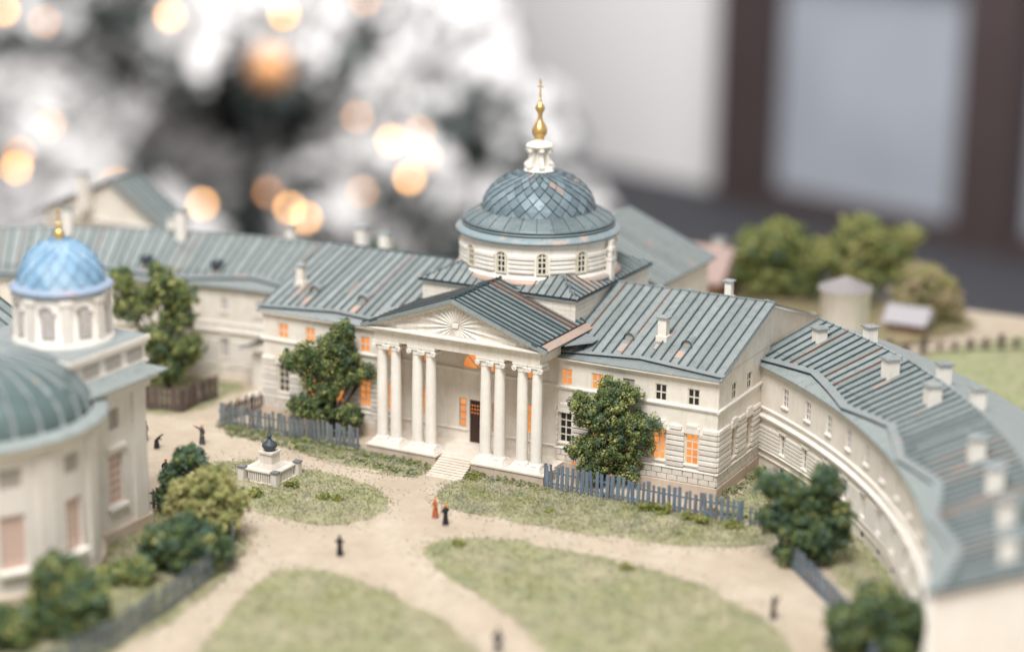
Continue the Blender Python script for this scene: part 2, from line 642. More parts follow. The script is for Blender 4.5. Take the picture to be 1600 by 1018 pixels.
def lawn(poly, ht, cell, dens, label, seed, mats=('turf',), blades=('grass_a', 'grass_b', 'grass_c'), bl=.14):
    rng = random.Random(seed)
    poly = smooth_poly(poly)
    xs = [p[0] for p in poly]
    ys = [p[1] for p in poly]
    x0, x1, y0, y1 = min(xs), max(xs), min(ys), max(ys)
    nx, ny = int((x1-x0)/cell)+2, int((y1-y0)/cell)+2
    mb = MB()
    idx = {}
    vv = []
    fs = []
    for i in range(nx):
        for j in range(ny):
            x, y = x0+i*cell, y0+j*cell
            if inside((x, y), poly):
                idx[i, j] = len(vv)
                vv.append((x, y, lawn_height(x, y, edge_dist((x, y), poly), ht)))
    for (i, j) in idx:
        q = [(i, j), (i+1, j), (i+1, j+1), (i, j+1)]
        if all(k in idx for k in q):
            fs.append(tuple(idx[k] for k in q))
    mb.add(vv, fs, 0, True)
    o = tag(mb.build('lawn', list(mats)), label, None, None, 'structure')
    g = MB()
    area = (x1-x0)*(y1-y0)
    for _ in range(int(area*dens)):
        x, y = rng.uniform(x0, x1), rng.uniform(y0, y1)
        if not inside((x, y), poly):
            continue
        ed = edge_dist((x, y), poly)
        n = noise.noise(Vector((x*1.3, y*1.3, 1.5)))
        n2 = noise.noise(Vector((x*.45, y*.45, 11)))
        if rng.random() > min(1, max(.04, (ed+.4+n*.5+n2*.6)*.9))*(0.75+n*.7):
            continue
        z = max(.0, lawn_height(x, y, ed, ht))-.02
        m = 0 if noise.noise(Vector((x*.6, y*.6, 5)))+rng.uniform(-.4, .4) > .05 else (1 if rng.random() < .72 else 2)
        for _k in range(3):
            a = rng.uniform(0, 2*PI)
            ln = rng.uniform(.45, 1.1)*bl
            lean = rng.uniform(.2, 1.0)
            dx, dy = math.cos(a), math.sin(a)
            w = rng.uniform(.010, .022)
            px_, py_ = x+rng.uniform(-.05, .05), y+rng.uniform(-.05, .05)
            b = Vector((px_, py_, z))
            s = Vector((-dy, dx, 0))*w
            tip = b+Vector((dx*lean*ln, dy*lean*ln, ln))
            g.add([b-s, b+s, tip+s*.5, tip-s*.5], [(0, 1, 2, 3)], m)
    # thinning tufts and crumbs outside the edge
    for i in range(len(poly)):
        a, b = Vector(poly[i]), Vector(poly[(i+1) % len(poly)])
        ln_ = (b-a).length
        nr_ = Vector((b.y-a.y, a.x-b.x)).normalized() if ln_ > 1e-6 else Vector((0, 0))
        for _ in range(int(ln_*dens*.16)):
            q = a.lerp(b, rng.random())+nr_*rng.gauss(-.1, .42)
            EDGE.append((q.x, q.y))
            if rng.random() < .7:
                z = 0.0
                m = rng.choice((0, 1, 1, 2))
                for _k in range(3):
                    an = rng.uniform(0, 2*PI)
                    ln2 = rng.uniform(.35, .9)*bl
                    dv = Vector((math.cos(an), math.sin(an), 0))
                    p0 = Vector((q.x+rng.uniform(-.05, .05), q.y+rng.uniform(-.05, .05), z))
                    sd = Vector((-dv.y, dv.x, 0))*rng.uniform(.01, .022)
                    tp = p0+dv*ln2*rng.uniform(.3, 1)+UPV*ln2
                    g.add([p0-sd, p0+sd, tp+sd*.5, tp-sd*.5], [(0, 1, 2, 3)], m)
    go = tag(g.build('grass', list(blades)), label.replace('lawn', 'grass tufts on the lawn'), None, None, 'stuff')
    return o


LAWN_A = [(1.1, -6.9), (1.0, -5.0), (1.5, -3.2), (5.8, -2.8), (11.7, -2.8), (17.5, -2.8), (19.9, -2.5), (20.2, -4.9), (16.9, -7.1),
          (12.3, -8.1), (8.0, -8.5), (2.3, -8.7)]
LAWN_B = [(4.2, -14.2), (4.6, -12.1), (8.0, -10.4), (11.8, -10.5), (17.0, -10.8), (20.8, -12.1), (23.7, -14.2), (26.0, -17.0), (27.6, -22), (24, -28),
          (19.6, -27), (15.8, -22.4), (12.8, -19.8), (9.8, -18.0), (6.6, -16.5)]
LAWN_C = [(3.8, -36), (1.9, -29.4), (.5, -24.7), (-.6, -21.0), (.3, -18.9), (3.6, -19.0), (7.2, -19.9), (11.2, -21.8), (13.9, -23.9), (17, -30), (14, -37)]
LAWN_D = [(-13.4, -8.6), (-10.6, -6.9), (-6.9, -6.7), (-3.5, -7.0), (-.7, -8.2), (.5, -10.8), (-.6, -13.9), (-4.8, -14.3), (-8.0, -13.4), (-10.6, -11.3)]
LAWN_E = [(-16.6, -2.5), (-15.2, -3.9), (-10.2, -4.5), (-4.5, -5.8), (-1.2, -5.4), (-.9, -4.2), (-1.0, -2.7), (-5.8, -2.4)]
LAWN_F = [(-6.6, -15.6), (-3.2, -17.4), (-2.1, -20.6), (-1.0, -24.8), (-.6, -31), (-2, -40), (-14, -40), (-12, -22), (-10.5, -15.0)]
LAWN_G = [(-27, 3.6), (-19.2, 5.6), (-18.6, 1.0), (-19.0, -2.6), (-22, -3.5), (-27, -3)]
LAWN_H = [(15.2, 6), (15.2, -2.6), (19.8, -2.4), (22.4, -5.2), (25.6, -9.6), (27.6, -13), (31, -20), (34, -21), (33, -12), (27, -3), (20, 3)]
LAWN_J = [(-9, 24), (10, 20), (13.5, 30), (16.5, 37), (18.5, 43), (15, 46.5), (-9, 46.5)]
LAWN_I = [(12, 22), (19, 40), (26, 47), (33, 46), (44, 20), (38, -5), (30, 12)]
lawn(LAWN_A, .16, .16, 120, 'pale green lawn in front of the right blue fence', 1)
lawn(LAWN_B, .14, .25, 55, 'wide green lawn in the middle of the forecourt', 2)
lawn(LAWN_C, .14, .25, 55, 'blurred green lawn at the bottom left of the forecourt', 3)
lawn(LAWN_D, .14, .18, 90, 'patchy lawn around the stone monument', 4)
lawn(LAWN_E, .14, .18, 130, 'narrow green lawn strip along the left picket fence', 5)
lawn(LAWN_F, .2, .35, 45, 'shady green lawn beside the church', 6, bl=.3)
lawn(LAWN_G, .12, .35, 45, 'green lawn inside the brown fence', 7)
lawn(LAWN_H, .12, .25, 70, 'green lawn at the foot of the right curved wing', 8)
lawn(LAWN_I, .3, .8, 8, 'bright green meadow lawn behind the right curved wing', 9, ('green_plate',), ('green_plate', 'grass_b', 'green_plate'), .25)

lawn(LAWN_J, .25, .8, 8, 'brownish olive rough lawn under the far trees', 10, ('rough',), ('grass_a', 'leaf_tan', 'grass_b'), .3)

# room behind the table
mb = MB()
mb.box(-1100, 600, -300, 900, -77, -75)
tag(mb.build('floor', 'floor_dark'), 'dark grey floor of the room behind the table', None, None, 'structure')
WA, WB = Vector((-215.0, 442.0, 0)), Vector((-62.0, 389.0, 0))
wd = (WB-WA).normalized()
wn = Vector((wd.y, -wd.x, 0))                     # towards the camera side
UPV = Vector((0, 0, 1))


def roombox(mb_, s0, s1, z0, z1, d0, d1, mi=0):
    c = WA+wd*((s0+s1)/2)+wn*((d0+d1)/2)+UPV*((z0+z1)/2)
    mb_.obox(c, wd*((s1-s0)/2), wn*((d1-d0)/2), UPV*((z1-z0)/2), mi)


mb = MB()
roombox(mb, -700, 520, -75, 170, -22, -6)
tag(mb.build('wall', 'wall_paint'), 'pale grey wall of the room', None, None, 'structure')
t = thing('glazed_partition', WA+wd*130+UPV*-75, 'dark brown framed glazed partition standing before the pale wall', 'partition')
for s, w in ((68, 16), (147, 17), (226, 18)):
    mb = MB()
    roombox(mb, s, s+w, -75, 140, -5.5, 6)
    mb.build('post', 'dark_wood', t)
for s0, s1 in ((84, 147), (164, 226)):
    for z0, z1 in ((-70, -9), (-2, 60)):
        mb = MB()
        roombox(mb, s0, s1, z0, z1, -4, -2.5)
        mb.build('pane', 'window_glass', t)
    mb = MB()
    roombox(mb, s0, s1, -9, -2, -5, 3)
    mb.build('rail', 'dark_wood', t)
    mb = MB()
    roombox(mb, s0, s1, -75, -70, -5, 5)
    mb.build('rail', 'dark_wood', t)

# ---------------------------------------------------------------- flocked Christmas tree with lights
TX, TY, TZ = -232, 290, -75
t = thing('christmas_tree', (TX, TY, TZ), 'snow flocked Christmas tree blurred behind the model', 'tree')
mb = MB()
mb.tube([(TX, TY, TZ), (TX+2, TY, 20), (TX, TY, 112)], [7, 5, 1], 8)
mb.build('trunk', 'bark', t)
nd, fl = MB(), MB()
rng = random.Random(5)


def tuft(mb_, c, r, n, size, rng_, mi=0):
    for _ in range(n):
        d = Vector((rng_.gauss(0, 1), rng_.gauss(0, 1), rng_.gauss(0, 1))).normalized()
        p = Vector(c)+d*r*rng_.uniform(.35, 1)
        a = (d+Vector((rng_.uniform(-.8, .8), rng_.uniform(-.8, .8), rng_.uniform(-.8, .8)))).normalized()
        u = a.orthogonal().normalized()
        s = size*rng_.uniform(.6, 1.3)
        mb_.add([p-u*s*.35, p+u*s*.35, p+u*s*.25+a*s, p-u*s*.25+a*s], [(0, 1, 2, 3)], mi)


for k in range(215):
    f = (k+rng.random())/215
    z = -70+170*f
    R0 = 82*(1-f)**.85+4
    a = rng.uniform(0, 2*PI)
    droop = rng.uniform(5, 16)*(1-f)
    ln = R0*rng.uniform(.82, 1.08)
    base = Vector((TX, TY, z+droop*.6))
    tip = Vector((TX+math.cos(a)*ln, TY+math.sin(a)*ln, z-droop*.4))
    nd.tube([base, (base+tip)/2+Vector((0, 0, 2)), tip], [1.6, 1.0, .4], 5)
    for q in range(5):
        fr = .38+.62*q/4
        c = base.lerp(tip, fr)+Vector((rng.uniform(-4, 4), rng.uniform(-4, 4), rng.uniform(-2, 3)))
        rr = (9.5-3*fr)*(.55+.5*(1-f))
        tuft(nd, c+Vector((0, 0, -rr*.6)), rr, 22, 6.0, rng)
        if rng.random() < (.66+.34*fr):
            tuft(fl, c+Vector((0, 0, rr*.25)), rr*.95, 46, 6.0, rng)
tag(nd.build('branches', 'needle', t), None, None, None, 'stuff')
tag(fl.build('flocking', 'flock', t), None, None, None, 'stuff')
BULBS = [(-200.2, 185.2, -33.3, 1), (-195.8, 189.9, -25.5, 0), (-199.1, 193.9, -7.0, 0), (-178.6, 205.1, -5.6, 1), (-159.8, 215.1, -5.1, 1),
         (-183.3, 193.2, -35.8, 0), (-168.5, 199.9, -39.4, 1), (-158.0, 206.2, -37.2, 0), (-154.0, 207.3, -40.0, 1), (-151.1, 208.3, -41.7, 1),
         (-145.1, 217.1, -23.4, 0), (-138.9, 219.1, -27.7, 1), (-135.0, 219.1, -34.4, 1), (-134.5, 221.9, -26.1, 0), (-132.8, 221.4, -30.5, 0),
         (-172.1, 209.4, -2.7, 0), (-142.5, 214.4, -37.0, 0), (-200.0, 186.0, -30.7, 0), (-206.2, 190.8, -4.9, 1), (-146.8, 222.8, -2.4, 0),
         (-152.6, 212.8, 10.1, 1), (-187.0, 203.5, 13.8, 1), (-169.3, 210.9, 25.0, 1), (-208.4, 203.5, 6.4, 0), (-135.8, 225.8, 6.4, 1)]
t = thing('light_string', (-168, 203, -25), 'string of warm fairy lights glowing on the Christmas tree', 'fairy lights')
for bx_, by_, bz_, br in BULBS:
    mb = MB()
    r = .62
    mb.lathe((bx_, by_, bz_), [(r*math.sin(PI*i/8)+1e-4, -r*math.cos(PI*i/8)*1.15) for i in range(9)], 12)
    mb.build('bulb', 'bulb' if br else 'bulb_dim', t)
order = sorted(BULBS, key=lambda b: b[2])
for a, b in zip(order, order[1:]):
    pa, pb = Vector(a[:3]), Vector(b[:3])
    if (pa-pb).length < 45:
        mb = MB()
        mb.tube([pa, (pa+pb)/2+Vector((-3, 5, -3)), pb], .16, 4)
        mb.build('wire', 'needle', t)
mb = MB()
mb.lathe((-176.8, 234.7, -19), [(4.3*math.sin(PI*i/14)+1e-4, -4.3*math.cos(PI*i/14)) for i in range(15)], 24)
mb.lathe((-176.8, 234.7, -14.9), [(.9, 0), (.9, .9), (.1, 1.0)], 10)
tag(mb.build('bauble', 'bauble'), 'round amber bauble hanging on the Christmas tree', 'bauble')

# ---------------------------------------------------------------- the palace
L, W = 14.82, 15.28
ZE, ZR = 6.77, 9.335
OV = .32
SL = (ZR-ZE)/(W/2+OV)


def roof_z(y):
    return ZE+SL*(y+OV)


pal = thing('palace', (0, 5, 0), 'cream neoclassical palace model with columned portico and grey-blue dome', 'palace')
RX = L+.22
fmap = flat_map((-L, 0), (L, 0), (0, 1))           # s = x + L
smap = flat_map((L, 0), (L, W), (-1, 0))           # right end wall, s = y
lmap = flat_map((-L, 0), (-L, W), (1, 0))
PW = 5.18                                          # half width of the recessed portico wall

up_w, up_h, lo_w, lo_h = .70, .95, .76, 1.76
UZ, LZ = 5.58, 2.62
WX = [5.68, 7.58, 9.49, 11.42, 13.36]
upper_pane = {1: 'pane_lit', 2: 'pane_lit', 3: None, 4: 'pane_dark', 5: 'pane_dark', -5: 'pane_lit', -4: 'pane_lit', -3: 'pane_lit', -2: 'pane_lit', -1: 'pane_lit'}
lower_pane = {1: 'pane_dark', 2: 'pane_lit', 3: 'pane_lit', 4: 'pane_lit', 5: 'pane_lit', -5: 'pane_dark', -4: 'pane_lit', -3: 'pane_lit', -2: 'pane_lit', -1: 'pane_lit'}


def facade(mp, s0, s1, wins_u, wins_l, name):
    op = [(s-up_w/2, s+up_w/2, UZ-up_h/2, UZ+up_h/2) for s, _ in wins_u]
    op += [(s-lo_w/2, s+lo_w/2, LZ-lo_h/2, LZ+lo_h/2) for s, _ in wins_l]
    w = wall(name, pal, 'plaster', mp, s0, s1, .0, ZE+.1, op)
    for s, k in wins_u:
        if k:
            window(pal, mp, s, UZ, up_w, up_h, 2, 2, k, sill=False)
        else:
            mblk('blank_niche', pal, 'niche', mp, s-up_w/2, s+up_w/2, UZ-up_h/2, UZ+up_h/2, .09, .14)
    for s, k in wins_l:
        window(pal, mp, s, LZ, lo_w, lo_h, 2, 4, k)
        # keystone hood over the window
        hood = mblk('window_hood', pal, 'trim', mp, s-.43, s+.43, LZ+lo_h/2+.02, LZ+lo_h/2+.40, -.15, .02, 'soft')
        mblk('hood_cap', hood, 'trim', mp, s-.34, s+.34, LZ+lo_h/2+.38, LZ+lo_h/2+.56, -.17, .0, 'soft')
    # rusticated courses between the ground floor windows
    edges = sorted([(s-lo_w/2-.05, s+lo_w/2+.05) for s, _ in wins_l])
    cur = s0-.06
    spans = []
    for a, b in edges:
        spans.append((cur, a))
        cur = b
    spans.append((cur, s1+.06))
    n = 8
    z0, z1 = 1.50, 3.90
    h = (z1-z0)/n
    for j in range(n):
        for a, b in spans:
            if b-a < .12:
                continue
            if j == n-1:
                a2, b2 = a+(.18 if a > s0 else 0), b-(.18 if b < s1 else 0)
            else:
                a2, b2 = a, b
            mblk('rustic_course', w, 'trim' if j % 3 else 'stone', mp, a2+.01, b2-.01, z0+j*h+.055, z0+(j+1)*h-.015, -.15+RNG.uniform(-.015, .015), .02, 'soft')
    # basement bricks
    for j in range(2):
        bl_ = .62
        s = s0-.04-(bl_/2 if j else 0)
        while s < s1:
            a, b = max(s, s0-.05), min(s+bl_, s1+.05)
            if b-a > .1:
                mblk('brick', w, 'stone', mp, a+.02, b-.02, .69+j*.33, .69+j*.33+.30, -.10+RNG.uniform(-.015, .015), .02, 'soft')
            s += bl_
    # plinth below, bead above the bricks, string course
    sweep('plinth', pal, 'plinth', mp, s0-.13, s1+.13, 0, [(.02, 0), (-.14, 0), (-.14, .62), (-.10, .66), (.02, .66)])
    sweep('base_moulding', pal, 'trim', mp, s0-.14, s1+.14, 1.36, [(.02, 0), (-.13, .0), (-.155, .04), (-.13, .10), (-.05, .12), (.02, .12)])
    sweep('string_course', pal, 'trim', mp, s0-.12, s1+.12, 4.86, [(.02, 0), (-.08, 0), (-.10, .06), (-.135, .10), (-.135, .17), (-.06, .21), (.02, .21)])
    return w


facade(fmap, L+PW, 2*L, [(L+x, upper_pane[i+1]) for i, x in enumerate(WX)], [(L+x, lower_pane[i+1]) for i, x in enumerate(WX)], 'wall')
facade(fmap, 0, L-PW, [(L-x, upper_pane[-i-1]) for i, x in enumerate(WX)], [(L-x, lower_pane[-i-1]) for i, x in enumerate(WX)], 'wall')
facade(smap, 0, W, [(y, k) for y, k in ((2.28, 'pane_dark'), (4.55, 'pane_dark'), (6.8, 'pane_lit'), (9.1, 'pane_dark'), (11.4, 'pane_dark'))],
       [(y, k) for y, k in ((2.28, 'pane_blind'), (4.55, 'pane_blind'), (6.8, 'pane_blind'), (9.1, 'pane_dark'))], 'wall')
facade(lmap, 0, W, [(2.28, 'pane_dark')], [], 'wall')
mb = MB()
mb.add([(-L, W, 0), (L, W, 0), (L, W, ZE+.2), (-L, W, ZE+.2)], [(0, 1, 2, 3)])
mb.build('wall', 'plaster', pal)
for x in (-L, L):                                   # gables
    mb = MB()
    s = 1 if x > 0 else -1
    mb.poly([(x, 0, ZE+.08), (x, W, ZE+.08), (x, W/2, ZR-.06)], (-.2*s, 0, 0))
    mb.build('gable', 'plaster', pal)
    for a, b in (((x+s*.05, -.12, ZE-.06), (x+s*.05, W/2, ZR-.14)), ((x+s*.05, W+.12, ZE-.06), (x+s*.05, W/2, ZR-.14))):
        mb = MB()
        mb.tube([a, b], .10, 6)
        mb.build('verge_moulding', 'trim', pal)


# roofs made of a deck, sheets and standing seams
def slope_roof(parent, name, o, along, upv, n, wid, ln_of, sheet='roof', seam='seam', start_of=None, seam_h=.09, seam_w=.036, lift=.03):
    """o: corner at the eave; along, upv: unit vectors; ln_of(s): slope length at s"""
    o, along, upv = Vector(o), Vector(along).normalized(), Vector(upv).normalized()
    nrm = along.cross(upv).normalized()
    if nrm.z < 0:
        nrm = -nrm
    tot = n*wid
    l0, l1 = ln_of(0), ln_of(tot)
    ss = [tot*i/24 for i in range(25)]
    mb = MB()
    vv, fs = [], []
    for s in ss:
        a = start_of(s)*0 if start_of else 0
        vv += [o+along*s+upv*a, o+along*s+upv*max(ln_of(s), .01)]
    for i in range(24):
        fs.append((2*i, 2*i+2, 2*i+3, 2*i+1))
    k = len(vv)
    vv += [v-nrm*.06 for v in vv]
    fs += [tuple(i+k for i in f) for f in fs]
    fs += [(2*i, 2*i+2, 2*i+2+k, 2*i+k) for i in range(24)]
    fs += [(0, 1, 1+k, k), (48, 49, 49+k, 48+k)]
    mb.add(vv, fs)
    deck = mb.build(name, sheet, parent)
    for i in range(n):
        s = (i+.5)*wid
        a = start_of(s) if start_of else 0
        b = ln_of(s)
        if b-a > .1:
            e = RNG.uniform(-.004, .008)
            blk('roof_sheet', deck, sheet, o+along*s+upv*((a+b)/2)+nrm*(.012+e), along*(wid/2-.006)+nrm*RNG.uniform(-.010, .010), upv*((b-a)/2)+nrm*RNG.uniform(-.008, .008), nrm*.012)
    for i in range(n+1):
        s = i*wid
        a = start_of(s) if start_of else 0
        b = ln_of(s)
        if b-a > .1:
            al2 = along*(1+RNG.uniform(-.004, .004))
            blk('seam', deck, 'seam_rust' if seam == 'seam' and RNG.random() < .13 else seam, o+al2*s+upv*((a+b)/2)+nrm*(seam_h/2+.01), along*seam_w, upv*((b-a)/2)+along*RNG.uniform(-.035, .035), nrm*(seam_h/2+.012)*RNG.uniform(.75, 1.15))
    return deck


def zig(s, pts):
    for (a, va), (b, vb) in zip(pts, pts[1:]):
        if a <= s <= b:
            return va+(vb-va)*(s-a)/(b-a)
    return pts[-1][1]


slope = Vector((0, W/2+OV, ZR-ZE))
SLEN = slope.length
su = slope.normalized()
NS = 17
wid = (RX-5.2)/NS
zz_r = [(0, .36), (4.72, .84), (NS*wid, .22)]       # gutter line: distance up the slope from the eave
zz_l = [(0, .22), (NS*wid-4.72, .84), (NS*wid, .36)]


def gutter(parent, o, along, upv, zzs, band=.42, mat='gutter'):
    o, along, upv = Vector(o), Vector(along).normalized(), Vector(upv).normalized()
    nrm = along.cross(upv).normalized()
    if nrm.z < 0:
        nrm = -nrm
    mb = MB()
    lip = MB()
    for (s0, v0), (s1, v1) in zip(zzs, zzs[1:]):
        a, b = o+along*s0, o+along*s1
        p = [a+upv*v0+nrm*.13, b+upv*v1+nrm*.13, b+upv*(v1+band)+nrm*.035, a+upv*(v0+band)+nrm*.035]
        mb.poly(p, nrm*.02)
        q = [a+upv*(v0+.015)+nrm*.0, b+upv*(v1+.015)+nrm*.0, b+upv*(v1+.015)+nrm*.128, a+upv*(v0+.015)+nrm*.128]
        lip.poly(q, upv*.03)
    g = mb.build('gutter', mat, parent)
    lip.build('gutter_shade_edge', 'gutter_dark', g)  # gutter lip, its dark colour stands for the shadow in the gap below
    return g


rr_deck = slope_roof(pal, 'roof', (5.2, -OV, ZE), (1, 0, 0), su, NS, wid, lambda s: SLEN, start_of=lambda s: zig(s, zz_r)+.42)
ll_deck = slope_roof(pal, 'roof', (-RX, -OV, ZE), (1, 0, 0), su, NS, wid, lambda s: SLEN, start_of=lambda s: zig(s, zz_l)+.42)
gutter(pal, (5.2, -OV, ZE), (1, 0, 0), su, zz_r)
gutter(pal, (-RX, -OV, ZE), (1, 0, 0), su, zz_l)
mb = MB()
mb.poly([(-5.2, -.2, ZE+SL*.12), (5.2, -.2, ZE+SL*.12), (5.2, W/2, ZR), (-5.2, W/2, ZR)], (0, 0, -.06))
mb.build('roof', 'roof', pal)
mb = MB()
mb.poly([(-RX, W/2, ZR), (RX, W/2, ZR), (RX, W+OV, ZE), (-RX, W+OV, ZE)], (0, 0, -.06))
mb.build('roof', 'roof', pal)
for x0, x1 in ((5.2, RX), (-RX, -5.2)):
    mb = MB()
    mb.tube([(x0, W/2, ZR+.04), (x1, W/2, ZR+.04)], .075, 8)
    mb.build('ridge_cap', 'seam' if x0 < 0 else 'gutter', pal)
for s in (-1, 1):                                    # verge strips and soffits
    mb = MB()
    mb.obox((s*(RX-.03), (W/2-OV)/2, (ZE+ZR)/2+.05), (.06, 0, 0), slope/2, (0, 0, .03))
    mb.build('verge_strip', 'gutter', pal)
for x0, x1 in ((-L-.1, -PW-.1), (PW+.1, L+.1)):
    mb = MB()
    mb.box(x0, x1, -.30, .1, ZE-.13, ZE-.03)
    mb.box(x0, x1, -.16, .1, ZE-.26, ZE-.13)
    mb.build('cornice', 'plaster', pal)


def chimney(parent, name, x, y, z, w, h, d=None, mat='plaster', cap='gutter', rot=0.0, foot=True):
    d = d or w
    t_, u_ = Vector((math.cos(rot), math.sin(rot), 0)), Vector((-math.sin(rot), math.cos(rot), 0))
    mb = MB()
    c = Vector((x, y, z))
    Z = Vector((0, 0, 1))
    mb.obox(c+Z*(h/2-.3), t_*(w/2), u_*(d/2), Z*(h/2+.3))
    if foot:
        mb.obox(c+Z*(h*.02), t_*(w/2+.08), u_*(d/2+.08), Z*(h*.20))
    o = mb.build(name, mat, parent)
    m2 = MB()
    m2.obox(c+Z*(h+.03), t_*(w/2+.10), u_*(d/2+.10), Z*.04)
    m2.add([c+Z*(h+.07)+t_*(w/2+.07)*i+u_*(d/2+.07)*j for i, j in ((-1, -1), (1, -1), (1, 1), (-1, 1))]+[c+Z*(h+.16)],
           [(0, 1, 4), (1, 2, 4), (2, 3, 4), (3, 0, 4)])
    m2.build('chimney_cap', cap, o)
    return o


def dormer(parent, x, y, z, r=.26, ln=.85):
    """small half-round roof vent opening to the front"""
    mb = MB()
    seg = 10
    vv = []
    for yy, zz in ((y-.05, 0), (y+ln, 0)):
        for i in range(seg+1):
            a = PI*i/seg
            vv.append((x+r*math.cos(a), yy, z-.05+r*1.15*math.sin(a)))
    mb.add(vv, [(i, i+1, seg+2+i, seg+1+i) for i in range(seg)], 0, True)
    o = mb.build('roof_vent', 'gutter', parent)
    m2 = MB()
    m2.poly([(x+r*.94*math.cos(PI*i/seg), y+.03, z-.05+r*1.08*math.sin(PI*i/seg)) for i in range(seg+1)], (0, .03, 0))
    m2.build('vent_board', 'niche', o)
    m3 = MB()
    m3.tube([(x+r*1.03*math.cos(PI*i/seg), y-.05, z-.05+r*1.19*math.sin(PI*i/seg)) for i in range(seg+1)], .035, 5)
    m3.build('vent_rim', 'seam', o)
    return o


chimney(pal, 'chimney', 10.29, 2.75, roof_z(2.75)-.05, .50, 1.3)
chimney(pal, 'chimney', -13.9, 2.85, roof_z(2.85)-.05, .46, 1.25)
chimney(pal, 'chimney', 11.64, 9.0, roof_z(W-9.0)-.1, .40, 1.1, mat='trim')
chimney(pal, 'chimney', -15.2, 11.9, 7.6, .62, 1.9, mat='trim')
chimney(pal, 'chimney', -13.3, 11.7, 7.6, .62, 1.8, mat='trim')
for x, y in ((8.45, 2.2), (11.9, 2.3), (-8.97, 2.0), (-12.5, 2.2)):
    dormer(pal, x, y, roof_z(y)+.10, .31, 1.0)
for x, y, w, l_ in ((8.45, 1.35, .42, .75), (11.85, 1.5, .5, .7), (10.3, 1.9, .32, .5), (10.62, 3.3, .06, .7), (8.85, 3.2, .05, .6), (-8.97, 1.1, .42, .8), (-13.4, 2.2, .55, 1.2), (-12.5, 1.3, .4, .8), (-10.4, 3.2, .3, 1.3)):
    p = Vector((x, y, roof_z(y)+.045))
    blk('rust_patch_sheet', rr_deck if x > 0 else ll_deck, 'copper', p, (w/2, 0, 0), su*(l_/2), Vector((0, -su.z, su.y))*.01)
for k in range(3):                                   # small vents seen over the ridge
    mb = MB()
    c = ((7.2, 9.3), (13.9, 9.2), (9.2, 9.0))[k]
    mb.lathe((c[0], c[1], roof_z(W-c[1])-.1), [(.26, 0), (.26, .2), (.2, .3), (.02, .36)], 12)
    mb.build('ridge_vent', 'gutter', pal)

# portico ------------------------------------------------------------------
P_Y, HC, PC = -2.25, 5.93, -3.02
ZF, ZA, ZC, ZAP = .65, 6.86, 7.74, 9.93
pmap = flat_map((-PW, .22), (PW, .22), (0, 1))       # recessed wall, s = x + PW
op = []
for x in (-3.4, 3.4):
    op += [(PW+x-.35, PW+x+.35, UZ-.55, UZ+.4), (PW+x-.38, PW+x+.38, LZ-.85, LZ+.9)]
for x in (-1.08, 1.08):
    op.append((PW+x-.24, PW+x+.24, 1.5, 3.25))
op.append((PW-.62, PW+.62, ZF, 3.22))
wall('portico_wall', pal, 'plaster', pmap, 0, 2*PW, 0, ZE+.3, op)
for x in (-3.4, 3.4):
    window(pal, pmap, PW+x, UZ-.075, .70, .95, 2, 2, 'pane_lit', sill=False)
    window(pal, pmap, PW+x, LZ+.025, .76, 1.75, 2, 4, 'pane_lit', sill=False)
for x in (-1.08, 1.08):
    window(pal, pmap, PW+x, 2.375, .48, 1.75, 1, 4, 'pane_lit', 'niche', sill=False, bar=.1)
for z, h in ((4.86, .21), (1.30, .12)):
    for a, b in (((0, PW-.70), (PW+.70, 2*PW)) if z < 3 else ((0, 2*PW),)):
        sweep('string_course', pal, 'trim', pmap, a, b, z, [(.02, 0), (-.07, 0), (-.12, h*.5), (-.12, h*.8), (-.05, h), (.02, h)])
for s in (-1, 1):                                    # side cheeks where the wing walls stand proud
    mb = MB()
    mb.box(min(s*PW, s*(PW+.02)), max(s*PW, s*(PW+.02)), -.003, .3, 0, ZE)
    mb.build('pilaster', 'plaster', pal)
# lunette
mb = MB()
mb.lathe((0, 0, 0), [(1.0, 0)], 3)
mb = MB()
arch = [(1.02*math.cos(PI*i/18), 1.02*math.sin(PI*i/18)) for i in range(19)]
for (xa, za), (xb, zb) in zip(arch, arch[1:]):
    mb.poly([(xa, .14, 5.16+za), (xb, .14, 5.16+zb), (xb*1.16, .14, 5.16+zb*1.16), (xa*1.16, .14, 5.16+za*1.16)], (0, .1, 0))
for k in (1, 2, 3):
    a = PI*k/4
    mb.obox((.5*math.cos(a), .18, 5.16+.5*math.sin(a)), (.5*math.cos(a), 0, .5*math.sin(a)), (0, .03, 0), (-.03*math.sin(a), 0, .03*math.cos(a)))
mb.box(-1.1, 1.1, .12, .22, 5.08, 5.16)
lun = mb.build('lunette_window', 'frame', pal)
for k in range(4):
    a0, a1 = PI*k/4, PI*(k+1)/4
    m2 = MB()
    m2.poly([(0, .19, 5.17)]+[(1.0*math.cos(a0+(a1-a0)*i/5), .19, 5.17+1.0*math.sin(a0+(a1-a0)*i/5)) for i in range(6)], (0, .02, 0))
    m2.build('pane', 'pane_lit', lun)
# door
mb = MB()
mb.box(-.60, .60, .24, .32, ZF, 3.2)
for i in range(7):
    x = -.58+i*.165
    mb.box(x, x+.15, .215, .25, ZF+.02, 3.16)
door = mb.build('door', 'door', pal)
for i in range(6):
    for j in range(3):
        x = -.45+i*.18
        blk('door_light', door, 'pane_lit', (x, .209, 2.46+j*.22), (.04, 0, 0), (0, .008, 0), (0, 0, .048), 'soft')
